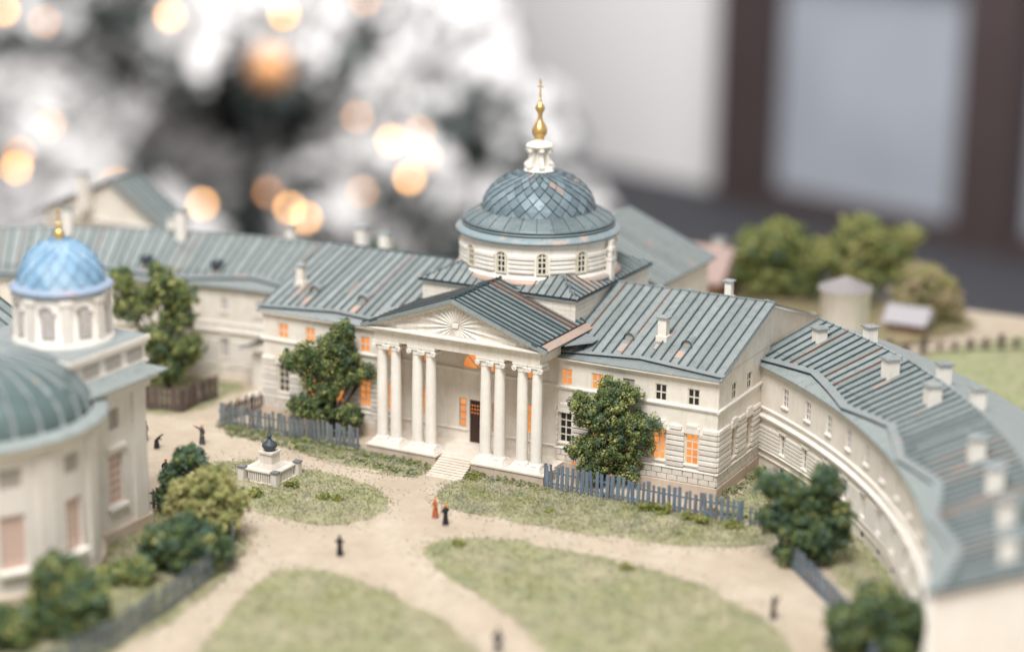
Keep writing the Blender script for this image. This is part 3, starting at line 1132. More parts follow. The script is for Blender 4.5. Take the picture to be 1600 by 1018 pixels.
# floor and pedestals
mb = MB()
mb.box(-5.66, 5.66, -2.30, .22, 0, ZF-.005)
mb.build('portico_floor', 'step', pal)
for s in (-1, 1):
    mb = MB()
    x0, x1 = (-5.70, -1.10) if s < 0 else (1.18, 5.78)
    mb.box(x0, x1, -2.92, -2.29, 0, .56)
    ped = mb.build('pedestal', 'plinth', pal)
    m2 = MB()
    m2.box(x0-.05, x1+.05, -2.98, -1.5, .56, ZF+.004)
    m2.build('pedestal_cap', 'step', ped)
NST = 9
for i in range(NST):
    y1 = -2.32-.235*i
    z = ZF-.072*(i+1)
    st_ = blk('step', pal, 'plinth', (.06+.022*i, y1-.105, (z-.03)/2), (1.03+.004*i, 0, 0), (0, .125, 0), (0, 0, max((z-.03)/2, .008)))
    blk('tread', pal, 'step', (.06+.022*i, y1-.12, max(z, .03)-.014), (1.06+.004*i, 0, 0), (0, .135, 0), (0, 0, .016))
# columns
shaft = MB()
prof = []
for i in range(25):
    f = i/24
    r = .335*(1-.16*f**1.8)
    prof.append((r+.004*math.sin(i*2.4), .22+f*5.28))
shaft.lathe((0, 0, 0), prof, 20)
shaft_me = shaft.mesh('column_shaft', 'column')
cb = MB()
cb.box(-.43, .43, -.43, .43, 0, .09)
cb.lathe((0, 0, 0), [(.0, .09), (.42, .09), (.44, .13), (.42, .17), (.37, .18), (.38, .21), (.36, .235), (.32, .24)], 20)
base_me = cb.mesh('column_base', 'column')
cp = MB()
cp.box(-.45, .45, -.40, .40, 5.86, 5.99)
cp.box(-.39, .39, -.35, .35, 5.80, 5.86)
cp.lathe((0, 0, 0), [(.30, 5.44), (.33, 5.48), (.30, 5.52), (.36, 5.62), (.36, 5.7)], 20)
for yy in (-.36, .36):
    for xx in (-.35, .35):
        cp.tube([(xx, yy-.05, 5.66), (xx, yy+.05, 5.66)], .155, 14, 0, False)
        sp = [(xx+(.125-.012*k)*math.cos(k*.7)*(1 if xx > 0 else -1), yy+(-.06 if yy < 0 else .06), 5.66+(.125-.012*k)*math.sin(k*.7)) for k in range(10)]
        cp.tube(sp, .022, 5)
    cp.tube([(-.35, yy, 5.77), (.35, yy, 5.77)], .05, 6)
for xx in (-.35, .35):
    cp.tube([(xx, -.36, 5.66), (xx*.9, 0, 5.66), (xx, .36, 5.66)], [.13, .10, .13], 10)
cap_me = cp.mesh('column_capital', 'column')
pb = MB()
pb.box(-.92, .92, -.52, .52, 0, .10)
for cx in (-4.997, -4.084, -2.656, -1.769, 1.769, 2.656, 4.084, 4.997):
    mw = Matrix.Translation((cx, P_Y, ZF+.21))
    c = inst('column', shaft_me, pal, mw)
    inst('column_base', base_me, c, mw)
    inst('capital', cap_me, c, mw)
for cx in (-4.54, -2.21, 2.21, 4.54):
    mb = MB()
    for w_, h0, h1 in ((1.03, 0, .08), (.96, .08, .15), (.91, .15, .215)):
        mb.box(cx-w_, cx+w_, P_Y-.55-(w_-.95), P_Y+.55+(w_-.95), ZF+h0+.003, ZF+h1)
    mb.build('column_plinth', 'column', pal)
# entablature
H = 5.30
mb = MB()
for a in ((-H, H, P_Y-.36, P_Y+.36), (-H, -H+.7, P_Y+.36, -.02), (H-.7, H, P_Y+.36, -.02)):
    mb.box(*a, ZA, 7.45)
mb.build('architrave', 'plaster', pal)
mb = MB()
mb.box(-H+.7, H-.7, P_Y+.36, .2, 7.28, 7.40)
mb.build('portico_ceiling', 'plaster', pal)
mb = MB()
for e, z0, z1 in ((.12, 7.45, 7.54), (.36, 7.54, 7.63), (.52, 7.63, 7.72)):
    mb.box(-H-e, H+e, P_Y-.36-e*.75, -.02 if e < .2 else .5, z0, z1)
mb.build('cornice', 'trim', pal)
mb = MB()
TY0 = P_Y-.30
mb.poly([(-H+.1, TY0, 7.72), (H-.1, TY0, 7.72), (0, TY0, ZAP-.22)], (0, .3, 0))
ped = mb.build('pediment', 'plaster', pal)
for s in (-1, 1):                                   # raking cornice and its dentils
    a, b = Vector((s*(HC-.05), 0, 7.70)), Vector((0, 0, ZAP-.10))
    d_ = (b-a).normalized()
    n_ = Vector((-d_.z, 0, d_.x))
    n_ = n_ if n_.z > 0 else -n_
    ln = (b-a).length
    for off, y0, y1, th, mt in ((-.10, PC+.16, TY0+.1, .075, 'trim'), (-.22, TY0-.14, TY0+.05, .06, 'plaster')):
        mb = MB()
        c = (a+b)/2+n_*off
        mb.obox((c.x, (y0+y1)/2, c.z), d_*(ln/2-.12-(.3 if off < -.15 else 0)), (0, (y1-y0)/2, 0), n_*th)
        mb.build('raking_cornice', mt, ped)
    nden = 20
    for i in range(2, nden-1):
        q = a+d_*(ln*i/nden)+n_*(-.30)
        blk('dentil', ped, 'stone', (q.x, TY0-.07, q.z), d_*.075, (0, .07, 0), n_*.06)
# sunburst
sc = Vector((0, TY0-.02, 7.72+.62))
blk('sunburst_boss', ped, 'trim', sc+Vector((0, -.05, .05)), (.20, 0, .0), (0, .06, 0), (0, 0, .13), 'soft')
NR = 26
for k in range(NR):
    a = 2*PI*(k+.5)/NR
    dx, dz = math.cos(a), math.sin(a)
    r0 = .26
    # stop at an oval or at the pediment's edges
    r1 = 3.9/math.sqrt(dx*dx+(dz*2.2)**2)
    lim = 9
    if dz < -1e-3:
        lim = (sc.z-7.78)/-dz
    topslope = (ZAP-.62-7.72)/(H-.6)
    den = dz+abs(dx)*topslope
    if den > 1e-3:
        lim = min(lim, (ZAP-.62-sc.z)/den)
    r1 = min(r1, lim)
    if r1 < r0+.1:
        continue
    d_ = Vector((dx, 0, dz))
    pp = Vector((-dz, 0, dx))
    mb = MB()
    p0, p1 = sc+d_*r0, sc+d_*r1
    w0, w1 = .03, min(.20, .42*2*PI*r1/NR)
    y_ = Vector((0, -.10, 0))
    mb.add([p0-pp*w0, p0+pp*w0, p1+pp*w1, p1-pp*w1, p0+y_*.8, p1+y_, p1+d_*w1*.9+y_*.4],
           [(0, 4, 5, 3), (4, 1, 2, 5), (0, 1, 4), (5, 2, 6), (3, 5, 6), (3, 6, 2)])
    mb.build('sun_ray', 'trim', ped)
# portico roof
YB = 2.95
for s in (-1, 1):
    o = Vector((s*HC, PC, ZC+.02))
    upv = Vector((-s*HC, 0, ZAP-ZC-.02))
    LL = upv.length
    nse = 11
    wid_p = (YB-PC)/nse
    dk = slope_roof(pal, 'portico_roof', o, (0, 1, 0), upv, nse, wid_p, lambda q: LL, start_of=lambda q: .62, seam_h=.12, seam_w=.045, sheet='roof', seam='seam')
    upn = upv.normalized()
    nr = Vector((-upn.z*1, 0, upn.x)) if s < 0 else Vector((upn.z, 0, -upn.x))
    nr = nr if nr.z > 0 else -nr
    # rusty eave band, raised edge along its top, front verge
    blk('eave_band', dk, 'copper', o+upn*.27+Vector((0, (YB-PC)/2, 0))+nr*.035, upn*.27, (0, (YB-PC)/2, 0), nr*.018)
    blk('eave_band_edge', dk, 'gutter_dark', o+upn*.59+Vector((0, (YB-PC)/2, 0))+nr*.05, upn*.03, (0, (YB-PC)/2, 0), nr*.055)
    blk('verge_board', dk, 'gutter', o+upn*(LL/2)+Vector((0, -.035, -.03)), upn*(LL/2), (0, .035, 0), nr*.115)
    blk('verge_fin', dk, 'seam', o+upn*(LL/2)+Vector((0, .09, 0))+nr*.085, upn*(LL/2-.05), (0, .02, 0), nr*.075)
mb = MB()
mb.tube([(0, PC-.02, ZAP+.07), (0, YB, ZAP+.07)], .055, 7)
mb.build('ridge_cap', 'seam', pal)
for i in range(15):
    yy = PC+.1+i*.4
    blk('ridge_clip', pal, 'seam', (0, yy, ZAP+.13), (.09, 0, 0), (0, .03, 0), (0, 0, .055))
for s in (-1, 1):                                   # loose flashing between portico and wing roof
    mb = MB()
    mb.poly([(s*(HC+.02), -.95, 7.62), (s*(HC+.02), 1.9, 7.66), (s*(HC+.95), 1.55, 7.58), (s*(HC+.85), 1.0, 7.45)], (0, 0, .03))
    mb.build('flashing', 'gutter', pal)

# attic, drum, dome -----------------------------------------------------------
AX, AY0, AY1, AZ = 5.12, 2.2, 12.6, 9.42
DX, DY = 0.0, 7.4
mb = MB()
for (xa, ya), (xb, yb) in (((-AX+.15, AY0+.15), (AX-.15, AY0+.15)), ((AX-.15, AY0+.15), (AX-.15, AY1-.15)), ((AX-.15, AY1-.15), (-AX+.15, AY1-.15)), ((-AX+.15, AY1-.15), (-AX+.15, AY0+.15))):
    mb.add([(xa, ya, 6.5), (xb, yb, 6.5), (xb, yb, AZ), (xa, ya, AZ)], [(0, 1, 2, 3)])
att = mb.build('attic', 'plaster', pal)
for k in range(4):                                  # clapboard lines of the attic walls
    for j in range(7):
        z = 7.5+j*.27
        if k == 0:
            blk('attic_course', att, 'plaster', (0, AY0+.14, z), (AX-.13, 0, 0), (0, .03, .012), (0, -.004, .125))
        elif k == 1:
            blk('attic_course', att, 'plaster', (AX-.14, (AY0+AY1)/2, z), (0, (AY1-AY0)/2-.13, 0), (.03, 0, .012), (-.004, 0, .125))
# four hipped roof slopes rising to the drum
HH = .47
corners = [(-AX-.08, AY0-.08), (AX+.08, AY0-.08), (AX+.08, AY1+.08), (-AX-.08, AY1+.08)]
for k in range(4):
    a, b = Vector((*corners[k], AZ)), Vector((*corners[(k+1) % 4], AZ))
    al = (b-a)
    tot = al.length
    al.normalize()
    inn = Vector((-al.y, al.x, 0))
    upv = (inn+Vector((0, 0, HH))).normalized()
    k2 = math.sqrt(1+HH*HH)
    nn = 20
    dk = slope_roof(pal, 'attic_roof', a, al, upv, nn, tot/nn, lambda s, tot=tot, k2=k2: min(s, tot-s, 2.6)*k2+.005, start_of=lambda s: .07, seam_h=.07, sheet='roof' if k != 1 else 'roof')
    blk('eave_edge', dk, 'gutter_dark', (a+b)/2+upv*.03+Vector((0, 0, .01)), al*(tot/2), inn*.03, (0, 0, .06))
    blk('eave_trim', dk, 'gutter', (a+b)/2+inn*.06+Vector((0, 0, -.09)), al*(tot/2-.06), inn*.05, (0, 0, .035))
    mb = MB()
    top = a+(al+inn).normalized()*2.65*1.0+Vector((0, 0, HH*2.65/math.sqrt(2)))
    mb.tube([a+Vector((0, 0, .05)), top+Vector((0, 0, .06))], .05, 6)
    mb.build('hip_cap', 'gutter', dk)
    if k == 1:
        for q, s in enumerate((2.1, 2.6, 3.1, 3.65)):
            blk('rusty_sheet', dk, 'copper', a+al*s+upv*(.12+(min(s, 2.2)*1.08-.2)/2), al*.19, upv*((min(s, 2.2)*1.08-.2)/2), Vector((0, 0, .03)))
mb = MB()
mb.lathe((DX, DY, 0), [(4.72, 9.6), (4.72, 10.05), (4.66, 10.12), (4.58, 10.16), (4.58, 12.0)], 96)
drum = mb.build('drum', 'trim', pal)
mb = MB()
mb.lathe((DX, DY, 0), [(4.95, 9.72), (4.95, 9.86), (4.70, 9.98)], 64)
mb.build('drum_flashing', 'copper', drum)
nW = 12
for k in range(nW):
    a = 2*PI*k/nW
    out = Vector((math.cos(a), math.sin(a), 0))
    tt = Vector((-out.y, out.x, 0))
    p = Vector((DX, DY, 0))+out*4.585
    # arched window: frame ring, bars, panes
    mb = MB()
    w2, zb, zs = .27, 10.36, 11.28
    pts = [(-w2, zb), (w2, zb), (w2, zs)]+[(w2*math.cos(PI*i/10), zs+w2*math.sin(PI*i/10)) for i in range(1, 10)]+[(-w2, zs)]
    n_ = len(pts)

    def P3(x, z, d):
        return p+tt*x+out*d+Vector((0, 0, z))
    cx, cz = 0, 11.0
    for i in range(n_):
        (x0, z0), (x1, z1) = pts[i], pts[(i+1) % n_]
        sc2 = 1.30

        def grow(x, z):
            return (x*sc2, cz+(z-cz)*1.12)
        g0, g1 = grow(x0, z0), grow(x1, z1)
        mb.add([P3(x0, z0, .10), P3(x1, z1, .10), P3(*g1, .10), P3(*g0, .10), P3(x0, z0, .0), P3(x1, z1, .0), P3(*g1, -.02), P3(*g0, -.02)],
               [(0, 1, 2, 3), (0, 1, 5, 4), (2, 3, 7, 6)])
    mb.obox(P3(0, (zb+zs+w2)/2, .03), tt*.035, out*.02, Vector((0, 0, (zs+w2-zb)/2)))
    for z in (10.68, 11.02, 11.3):
        mb.obox(P3(0, z, .03), tt*w2, out*.018, Vector((0, 0, .04)))
    for x in (-w2+.03, w2-.03):
        mb.obox(P3(x, (zb+zs)/2, .03), tt*.035, out*.02, Vector((0, 0, (zs-zb)/2)))
    wn_ = mb.build('window', 'frame', drum)
    m2 = MB()
    for s_ in (-1, 1):
        for z0, z1 in ((zb+.04, 10.64), (10.72, 10.98), (11.06, 11.26), (11.34, 11.44)):
            xo = w2-.06 if z1 < 11.3 else w2-.13
            m2.obox(P3(s_*(xo+.035)/2, (z0+z1)/2, .016), tt*((xo-.035)/2), out*.008, Vector((0, 0, (z1-z0)/2)))
    m2.build('window_panes', 'pane_dark', drum)
    # banded courses between two windows
    for j, (z0, z1) in enumerate(((10.33, 10.53), (10.58, 10.80), (10.85, 11.07), (11.12, 11.38))):
        mb = MB()
        a0, a1 = a+rad(5.6), a+rad(24.4)
        r0, r1 = 4.56, 4.70+(.04 if j == 3 else 0)
        mb.lathe((DX, DY, 0), [(r0, z0), (r1-.03, z0), (r1, z0+.04), (r1, z1-.05), (r1-.03, z1), (r0, z1)], 6, 0, False, a0, a1)
        for aa in (a0, a1):
            c_, s_ = math.cos(aa), math.sin(aa)
            mb.add([(DX+r*c_, DY+r*s_, z) for r, z in ((r0, z0), (r1-.03, z0), (r1, z0+.04), (r1, z1-.05), (r1-.03, z1), (r0, z1))], [(0, 1, 2, 3, 4, 5)])
        mb.build('drum_course', 'trim', drum)
# small piers at the drum's shoulders
for a in (rad(-2), rad(178)):
    c = Vector((DX, DY, 0))+Vector((math.cos(a), math.sin(a), 0))*4.86
    mb = MB()
    mb.box(c.x-.17, c.x+.17, c.y-.24, c.y+.24, 9.5, 10.9)
    mb.box(c.x-.22, c.x+.22, c.y-.29, c.y+.29, 10.72, 10.9)
    mb.box(c.x-.13, c.x+.13, c.y-.18, c.y+.18, 10.9, 11.9)
    mb.box(c.x-.20, c.x+.20, c.y-.24, c.y+.24, 11.3, 11.5)
    mb.build('drum_pier', 'trim', pal)
mb = MB()
mb.lathe((DX, DY, 0), [(4.55, 11.98), (4.80, 12.0), (4.90, 12.05), (4.93, 12.13), (4.90, 12.2), (4.62, 12.36), (4.50, 12.42), (4.46, 12.44)], 96)
dome = mb.build('dome_cornice', 'dome_rim', pal)
mb = MB()
mb.lathe((DX, DY, 0), [(4.46, 12.40), (4.56, 12.46), (4.58, 12.53), (4.52, 12.58), (4.42, 12.60)], 96)
mb.build('cornice_ring', 'dome_ring', dome)
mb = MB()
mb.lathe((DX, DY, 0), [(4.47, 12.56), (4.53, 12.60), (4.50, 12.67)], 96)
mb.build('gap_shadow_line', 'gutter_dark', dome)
NA = 28
for k in range(NA):                                  # skirt sheets below the dome
    a0, a1 = 2*PI*k/NA, 2*PI*(k+1)/NA
    e = RNG.uniform(-.015, .015)
    mb = MB()
    mb.lathe((DX, DY, 0), [(4.50+e, 12.63), (4.52+e, 12.70), (4.40+e, 12.80), (4.02+e, 13.04), (3.62, 13.24), (3.30, 13.36)], 4, 0, True, a0+.004, a1+.006)
    sk = mb.build('skirt_sheet', 'dome_ring', dome)
    mb = MB()
    mb.tube([(DX+q*math.cos(a0), DY+q*math.sin(a0), z) for q, z in ((4.5, 12.7), (4.40, 12.81), (4.02, 13.05), (3.62, 13.25), (3.34, 13.36))], .022, 4)
    mb.build('skirt_seam', 'seam', dome)
# shingled dome
DA, DB, DZ0 = 3.36, 2.36, 13.22


def dome_p(th, ph, A, B, c, lift=0.0):
    r = A*math.cos(ph)
    p = Vector((c[0]+r*math.cos(th), c[1]+r*math.sin(th), c[2]+B*math.sin(ph)))
    n = Vector((math.cos(ph)/A*math.cos(th), math.cos(ph)/A*math.sin(th), math.sin(ph)/B)).normalized()
    return p+n*lift


def shingled(parent, c, A, B, n_around, rows, ph0, ph1, mats, rough=.028, under='gutter_dark'):
    mb = MB()
    prof = [(A*.985*math.cos(ph0+(ph1-ph0)*i/16)+1e-4, B*.985*math.sin(ph0+(ph1-ph0)*i/16)) for i in range(17)]
    mb.lathe(c, prof, 64)
    dm = mb.build('dome', under, parent)
    dth = 2*PI/n_around
    dph = (ph1-ph0)/rows
    for j in range(-1, rows):
        meshes = []
        pc = ph0+dph*(j+1)
        for mt in mats:
            mb = MB()
            lo, hi = max(ph0-.02, pc-dph), min(pc+dph, ph1)
            g_ = .905
            q = [dome_p(0, pc-(pc-lo)*g_, A, B, (0, 0, 0), rough*1.5), dome_p(dth/2*g_, pc, A, B, (0, 0, 0), rough*.6), dome_p(0, hi, A, B, (0, 0, 0), .0), dome_p(-dth/2*g_, pc, A, B, (0, 0, 0), rough*.6)]
            if pc-dph < ph0-.02:
                f_ = (pc-lo)/dph
                q = [dome_p(-dth/2*(1-f_)*0-dth/2*.45, lo, A, B, (0, 0, 0), rough*1.3), dome_p(dth/2*.45, lo, A, B, (0, 0, 0), rough*1.3)]+q[1:]
            inner = [v*(1-.035/A) for v in q]
            m = len(q)
            mid = sum(q, Vector())/m*1.004
            mb.add(q+inner+[mid], [(i, (i+1) % m, 2*m) for i in range(m)]+[(i, (i+1) % m, (i+1) % m+m, i+m) for i in range(m)])
            meshes.append(mb.mesh('shingle', mt))
        for i in range(n_around):
            th = dth*(i+(.5 if j % 2 else 0))
            me = meshes[0] if RNG.random() > (.045 if len(meshes) > 1 else 0) else meshes[-1]
            inst('shingle', me, dm, Matrix.Translation(Vector(c)) @ Matrix.Rotation(th, 4, 'Z') @ Matrix.Rotation(RNG.uniform(-.006, .006), 4, 'X'))
    return dm


shingled(dome, (DX, DY, DZ0), DA, DB, 26, 8, .03, 1.36, ['shingle', 'shingle_rust'], .055)
# lantern with scrolled brackets
mb = MB()
mb.lathe((DX, DY, 0), [(.92, 15.46), (.95, 15.55), (.86, 15.62), (.55, 15.66), (.42, 15.8), (.38, 16.7), (.46, 16.86), (.80, 16.93)], 8, 0, False)
mb.lathe((DX, DY, 0), [(.80, 16.93), (.84, 16.98), (.82, 17.05), (.5, 17.2), (.34, 17.26), (.30, 17.36), (.0, 17.4)], 8, 0, False)
lan = mb.build('lantern', 'trim', pal)
for k in range(6):
    a = 2*PI*k/6+rad(-52)
    out = Vector((math.cos(a), math.sin(a), 0))
    tt = Vector((-out.y, out.x, 0))
    pr_ = [(.42, 15.62), (.86, 15.62), (.93, 15.78), (.86, 15.98), (.68, 16.14), (.62, 16.36), (.68, 16.6), (.80, 16.72), (.78, 16.9), (.42, 16.9)]
    mb = MB()
    mb.poly([Vector((DX, DY, 0))+out*r+Vector((0, 0, z))-tt*.11 for r, z in pr_], tt*.22)
    for r, z, rr in ((.74, 15.82, .15), (.70, 16.72, .10)):
        cc = Vector((DX, DY, 0))+out*r+Vector((0, 0, z))
        mb.tube([cc-tt*.15, cc+tt*.15], rr, 10)
    mb.build('scroll_bracket', 'trim', lan)
mb = MB()
mb.lathe((DX, DY, 0), [(.24, 17.36), (.29, 17.42), (.27, 17.5), (.40, 17.66), (.45, 17.86), (.42, 18.0), (.34, 18.2), (.19, 18.42), (.13, 18.62), (.12, 18.78), (.16, 18.84), (.12, 18.9),
                       (.20, 19.0), (.28, 19.16), (.28, 19.28), (.19, 19.46), (.08, 19.54), (.06, 19.7)], 24)
fin = mb.build('gilded_finial', 'gold', pal)
mb = MB()
cdir = Vector((.93, .36, 0)).normalized()
o_ = Vector((DX, DY, 0))
mb.obox(o_+UPV*20.2, cdir*.04, Vector((-cdir.y, cdir.x, 0))*.035, UPV*.72)
mb.obox(o_+UPV*20.46, cdir*.20, Vector((-cdir.y, cdir.x, 0))*.034, UPV*.035)
mb.obox(o_+UPV*20.70, cdir*.10, Vector((-cdir.y, cdir.x, 0))*.033, UPV*.03)
mb.obox(o_+UPV*19.98, (cdir*.10+UPV*-.05), Vector((-cdir.y, cdir.x, 0))*.033, UPV*.03)
mb.lathe((DX, DY, 19.62), [(.09, 0), (.09, .12), (.02, .16)], 10)
mb.build('cross', 'gold', fin)

# rear block behind the dome ----------------------------------------------------
rear = thing('rear_block', (-1, 18, 0), 'rear block with long grey sheet roof behind the dome', 'building')
mb = MB()
mb.box(-7.6, 4.9, W+.5, 22.4, 0, 7.7)
mb.build('wall', 'plaster', rear)
uvr = Vector((-6.4, 0, 2.7))
dk = slope_roof(rear, 'roof', (5.15, W-1.4, 7.62), (0, 1, 0), uvr, 16, (23.0-W+1.4)/16, lambda s: uvr.length, sheet='roof', seam='gutter')
mb = MB()
mb.poly([(-1.25, W-1.4, 10.3), (-1.25, 23, 10.3), (-7.8, 23, 7.6), (-7.8, W-1.4, 7.6)], (0, 0, -.1))
mb.build('roof', 'roof_far', rear)
blk('eave_strip', dk, 'gutter', (5.05, (W-1.4+23)/2, 7.62), (.14, 0, 0), (0, (23-W+1.4)/2, 0), (0, 0, .07))


# ---------------------------------------------------------------- curved wings
def curved_wing(root, c, Rw, d0, d1, Rr, ze, zr, wins, lows, kinks, nsheet, ub, lb, wall_mat='plaster_warm', base_h=1.15, small_basement=True, pane='pane_pale', rough_low=45.45, kink_r=.9):
    mp = arc_map(c, Rw)
    a0, a1 = rad(d0), rad(d1)
    s0, s1 = a0*Rw, a1*Rw
    (uzc, uw, uh), (lzc, lw, lh) = ub, lb
    op = []
    for w in wins:
        s = rad(w)*Rw
        op.append((s-uw/2, s+uw/2, uzc-uh/2, uzc+uh/2))
        op.append((s-lw/2, s+lw/2, lzc-lh/2, lzc+lh/2))
    wl = wall('wall', root, wall_mat, mp, s0, s1, 0, ze+.02, op, .14, .9)
    for w in wins:
        s = rad(w)*Rw
        window(root, mp, s, uzc, uw, uh, 2, 3, pane, 'trim', sill=True)
        window(root, mp, s, lzc, lw, lh, 2, 3, pane, 'trim', sill=True)
        mblk('window_hood', root, 'trim', mp, s-lw/2-.1, s+lw/2+.1, lzc+lh/2+.02, lzc+lh/2+.2, -.13, .02, 'soft')
    # rustication between the windows
    z0, z1 = base_h+.12, lzc+lh/2+.02
    n = 6
    h = (z1-z0)/n
    ed = sorted((rad(w)*Rw-lw/2-.05, rad(w)*Rw+lw/2+.05) for w in wins)
    cur = s0
    spans = []
    for a, b in ed:
        spans.append((cur, a))
        cur = b
    spans.append((cur, s1))
    for a, b in spans:
        m = max(1, int((b-a)/2.0))
        for q in range(m):
            aa, bb = a+(b-a)*q/m, a+(b-a)*(q+1)/m
            if bb-aa < .1:
                continue
            for j in range(n):
                mblk('rustic_course', wl, 'trim', mp, aa, bb, z0+j*h+.04, z0+(j+1)*h-.02, -.13, .02, 'soft')
    cz = lzc+lh/2+.30
    sweep('cornice_band', root, 'trim', mp, s0, s1, cz, [(.02, 0), (-.08, .02), (-.12, .12), (-.24, .18), (-.26, .30), (-.10, .36), (.02, .38)], .8)
    sweep('string_course', root, 'trim', mp, s0, s1, cz+.62, [(.02, 0), (-.07, 0), (-.12, .05), (-.12, .13), (-.05, .17), (.02, .17)], .8)
    sweep('base_moulding', root, 'trim', mp, s0, s1, base_h, [(.02, 0), (-.12, .0), (-.15, .05), (-.10, .12), (.02, .12)], .8)
    sweep('base_band', root, 'stone', mp, s0, s1, base_h-.42, [(.02, 0), (-.07, 0), (-.10, .04), (-.06, .10), (.02, .10)], .8)
    if small_basement:
        for w in wins:
            s = rad(w)*Rw
            mblk('basement_window', root, 'door', mp, s-.17, s+.17, .28, .58, -.01, .1)
            mblk('basement_sill', root, 'trim', mp, s-.22, s+.22, .2, .27, -.06, .05, 'soft')
    # back and end walls
    Rb = 2*Rr-Rw
    mb = MB()
    nseg = 40
    for i in range(nseg):
        t0, t1 = a0+(a1-a0)*i/nseg, a0+(a1-a0)*(i+1)/nseg
        mb.add([(c[0]+Rb*math.cos(t0), c[1]+Rb*math.sin(t0), 0), (c[0]+Rb*math.cos(t1), c[1]+Rb*math.sin(t1), 0),
                (c[0]+Rb*math.cos(t1), c[1]+Rb*math.sin(t1), ze), (c[0]+Rb*math.cos(t0), c[1]+Rb*math.sin(t0), ze)], [(0, 1, 2, 3)])
    mb.build('back_wall', wall_mat, root)
    for a in (a0, a1):
        u = Vector((math.cos(a), math.sin(a), 0))
        C3 = Vector((c[0], c[1], 0))
        mb = MB()
        mb.add([C3+u*Rw, C3+u*Rb, C3+u*Rb+UPV*ze, C3+u*Rr+UPV*(zr-.08), C3+u*Rw+UPV*ze], [(0, 1, 2, 3, 4)])
        mb.build('end_wall', wall_mat, root)
    # roof
    Re = Rw-.35
    zl = ze

    def RP(th, v, lift=0.0):
        f = v
        r = Re+(Rr-Re)*f
        z = zl+(zr-zl)*f
        return Vector((c[0]+r*math.cos(th), c[1]+r*math.sin(th), z+lift))
    e0, e1 = a0-.004, a1+.004
    mb = MB()
    vv, fs = [], []
    for i in range(nseg+1):
        th = e0+(e1-e0)*i/nseg
        R2 = 2*Rr-Re
        vv += [RP(th, 0), RP(th, 1), Vector((c[0]+R2*math.cos(th), c[1]+R2*math.sin(th), zl))]
    for i in range(nseg):
        fs += [(3*i, 3*i+3, 3*i+4, 3*i+1), (3*i+1, 3*i+4, 3*i+5, 3*i+2)]
    k = len(vv)
    vv += [v-UPV*.1 for v in vv]
    fs += [tuple(i+k for i in f) for f in fs]
    fs += [(3*i, 3*i+3, 3*i+3+k, 3*i+k) for i in range(nseg)]
    mb.add(vv, fs)
    deck = mb.build('roof', 'roof_far', root)
    dth = (e1-e0)/nsheet
    # shared sheet mesh at angle 0
    ca, sa = math.cos(dth/2*.985), math.sin(dth/2*.985)
    r0, r1 = Re+1.3, Rr
    f0 = (r0-Re)/(Rr-Re)
    zz0 = zl+(zr-zl)*f0
    mb = MB()
    mb.poly([(r0*ca, -r0*sa, zz0+.012), (r1*ca, -r1*sa, zr+.012), (r1*ca, r1*sa, zr+.012), (r0*ca, r0*sa, zz0+.012)], (0, 0, .02))
    sheet_me = mb.mesh('roof_sheet', 'roof_far')
    marks = sorted([(rad(x), .10) for x in lows]+[(rad(x), kink_r) for x in kinks])

    def zg(th):
        return zig(min(max(th, marks[0][0]), marks[-1][0]), marks)
    for i in range(nsheet):
        th = e0+(i+.5)*dth
        inst('roof_sheet', sheet_me, deck, Matrix.Translation((c[0], c[1], 0)) @ Matrix.Rotation(th, 4, 'Z'))
    span = Rr-Re
    for i in range(nsheet+1):
        th = e0+i*dth
        v0 = (zg(th)+.5)/span
        a, b = RP(th, v0, .05), RP(th, 1, .05)
        tt = Vector((-math.sin(th), math.cos(th), 0))
        d = (b-a)/2
        blk('seam', deck, 'seam_rust' if RNG.random() < .13 else 'seam', (a+b)/2, tt*.045, d, tt.cross(d).normalized()*.075)
    mb, lip = MB(), MB()
    for (ta, va), (tb, vb) in zip(marks, marks[1:]):
        for q in range(4):
            t0, t1 = ta+(tb-ta)*q/4, ta+(tb-ta)*(q+1)/4
            w0, w1 = va+(vb-va)*q/4, va+(vb-va)*(q+1)/4
            mb.poly([RP(t0, w0/span, .15), RP(t1, w1/span, .15), RP(t1, (w1+.48)/span, .05), RP(t0, (w0+.48)/span, .05)], (0, 0, .02))
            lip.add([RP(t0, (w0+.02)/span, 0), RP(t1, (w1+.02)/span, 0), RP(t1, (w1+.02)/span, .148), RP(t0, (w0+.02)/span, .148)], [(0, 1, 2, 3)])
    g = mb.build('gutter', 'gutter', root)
    lip.build('gutter_shade_edge', 'gutter_dark', g)  # lip coloured dark as the shaded gap under the wing gutter
    mb = MB()
    mb.tube([RP(e0+(e1-e0)*i/30, 1, .05) for i in range(31)], .08, 6)
    mb.build('ridge_cap', 'gutter', root)
    for th in (e0, e1):
        a, b = RP(th, 0, .06), RP(th, 1, .06)
        mb = MB()
        mb.tube([a, b], .06, 5)
        mb.build('verge_strip', 'gutter', root)
    return mp, RP


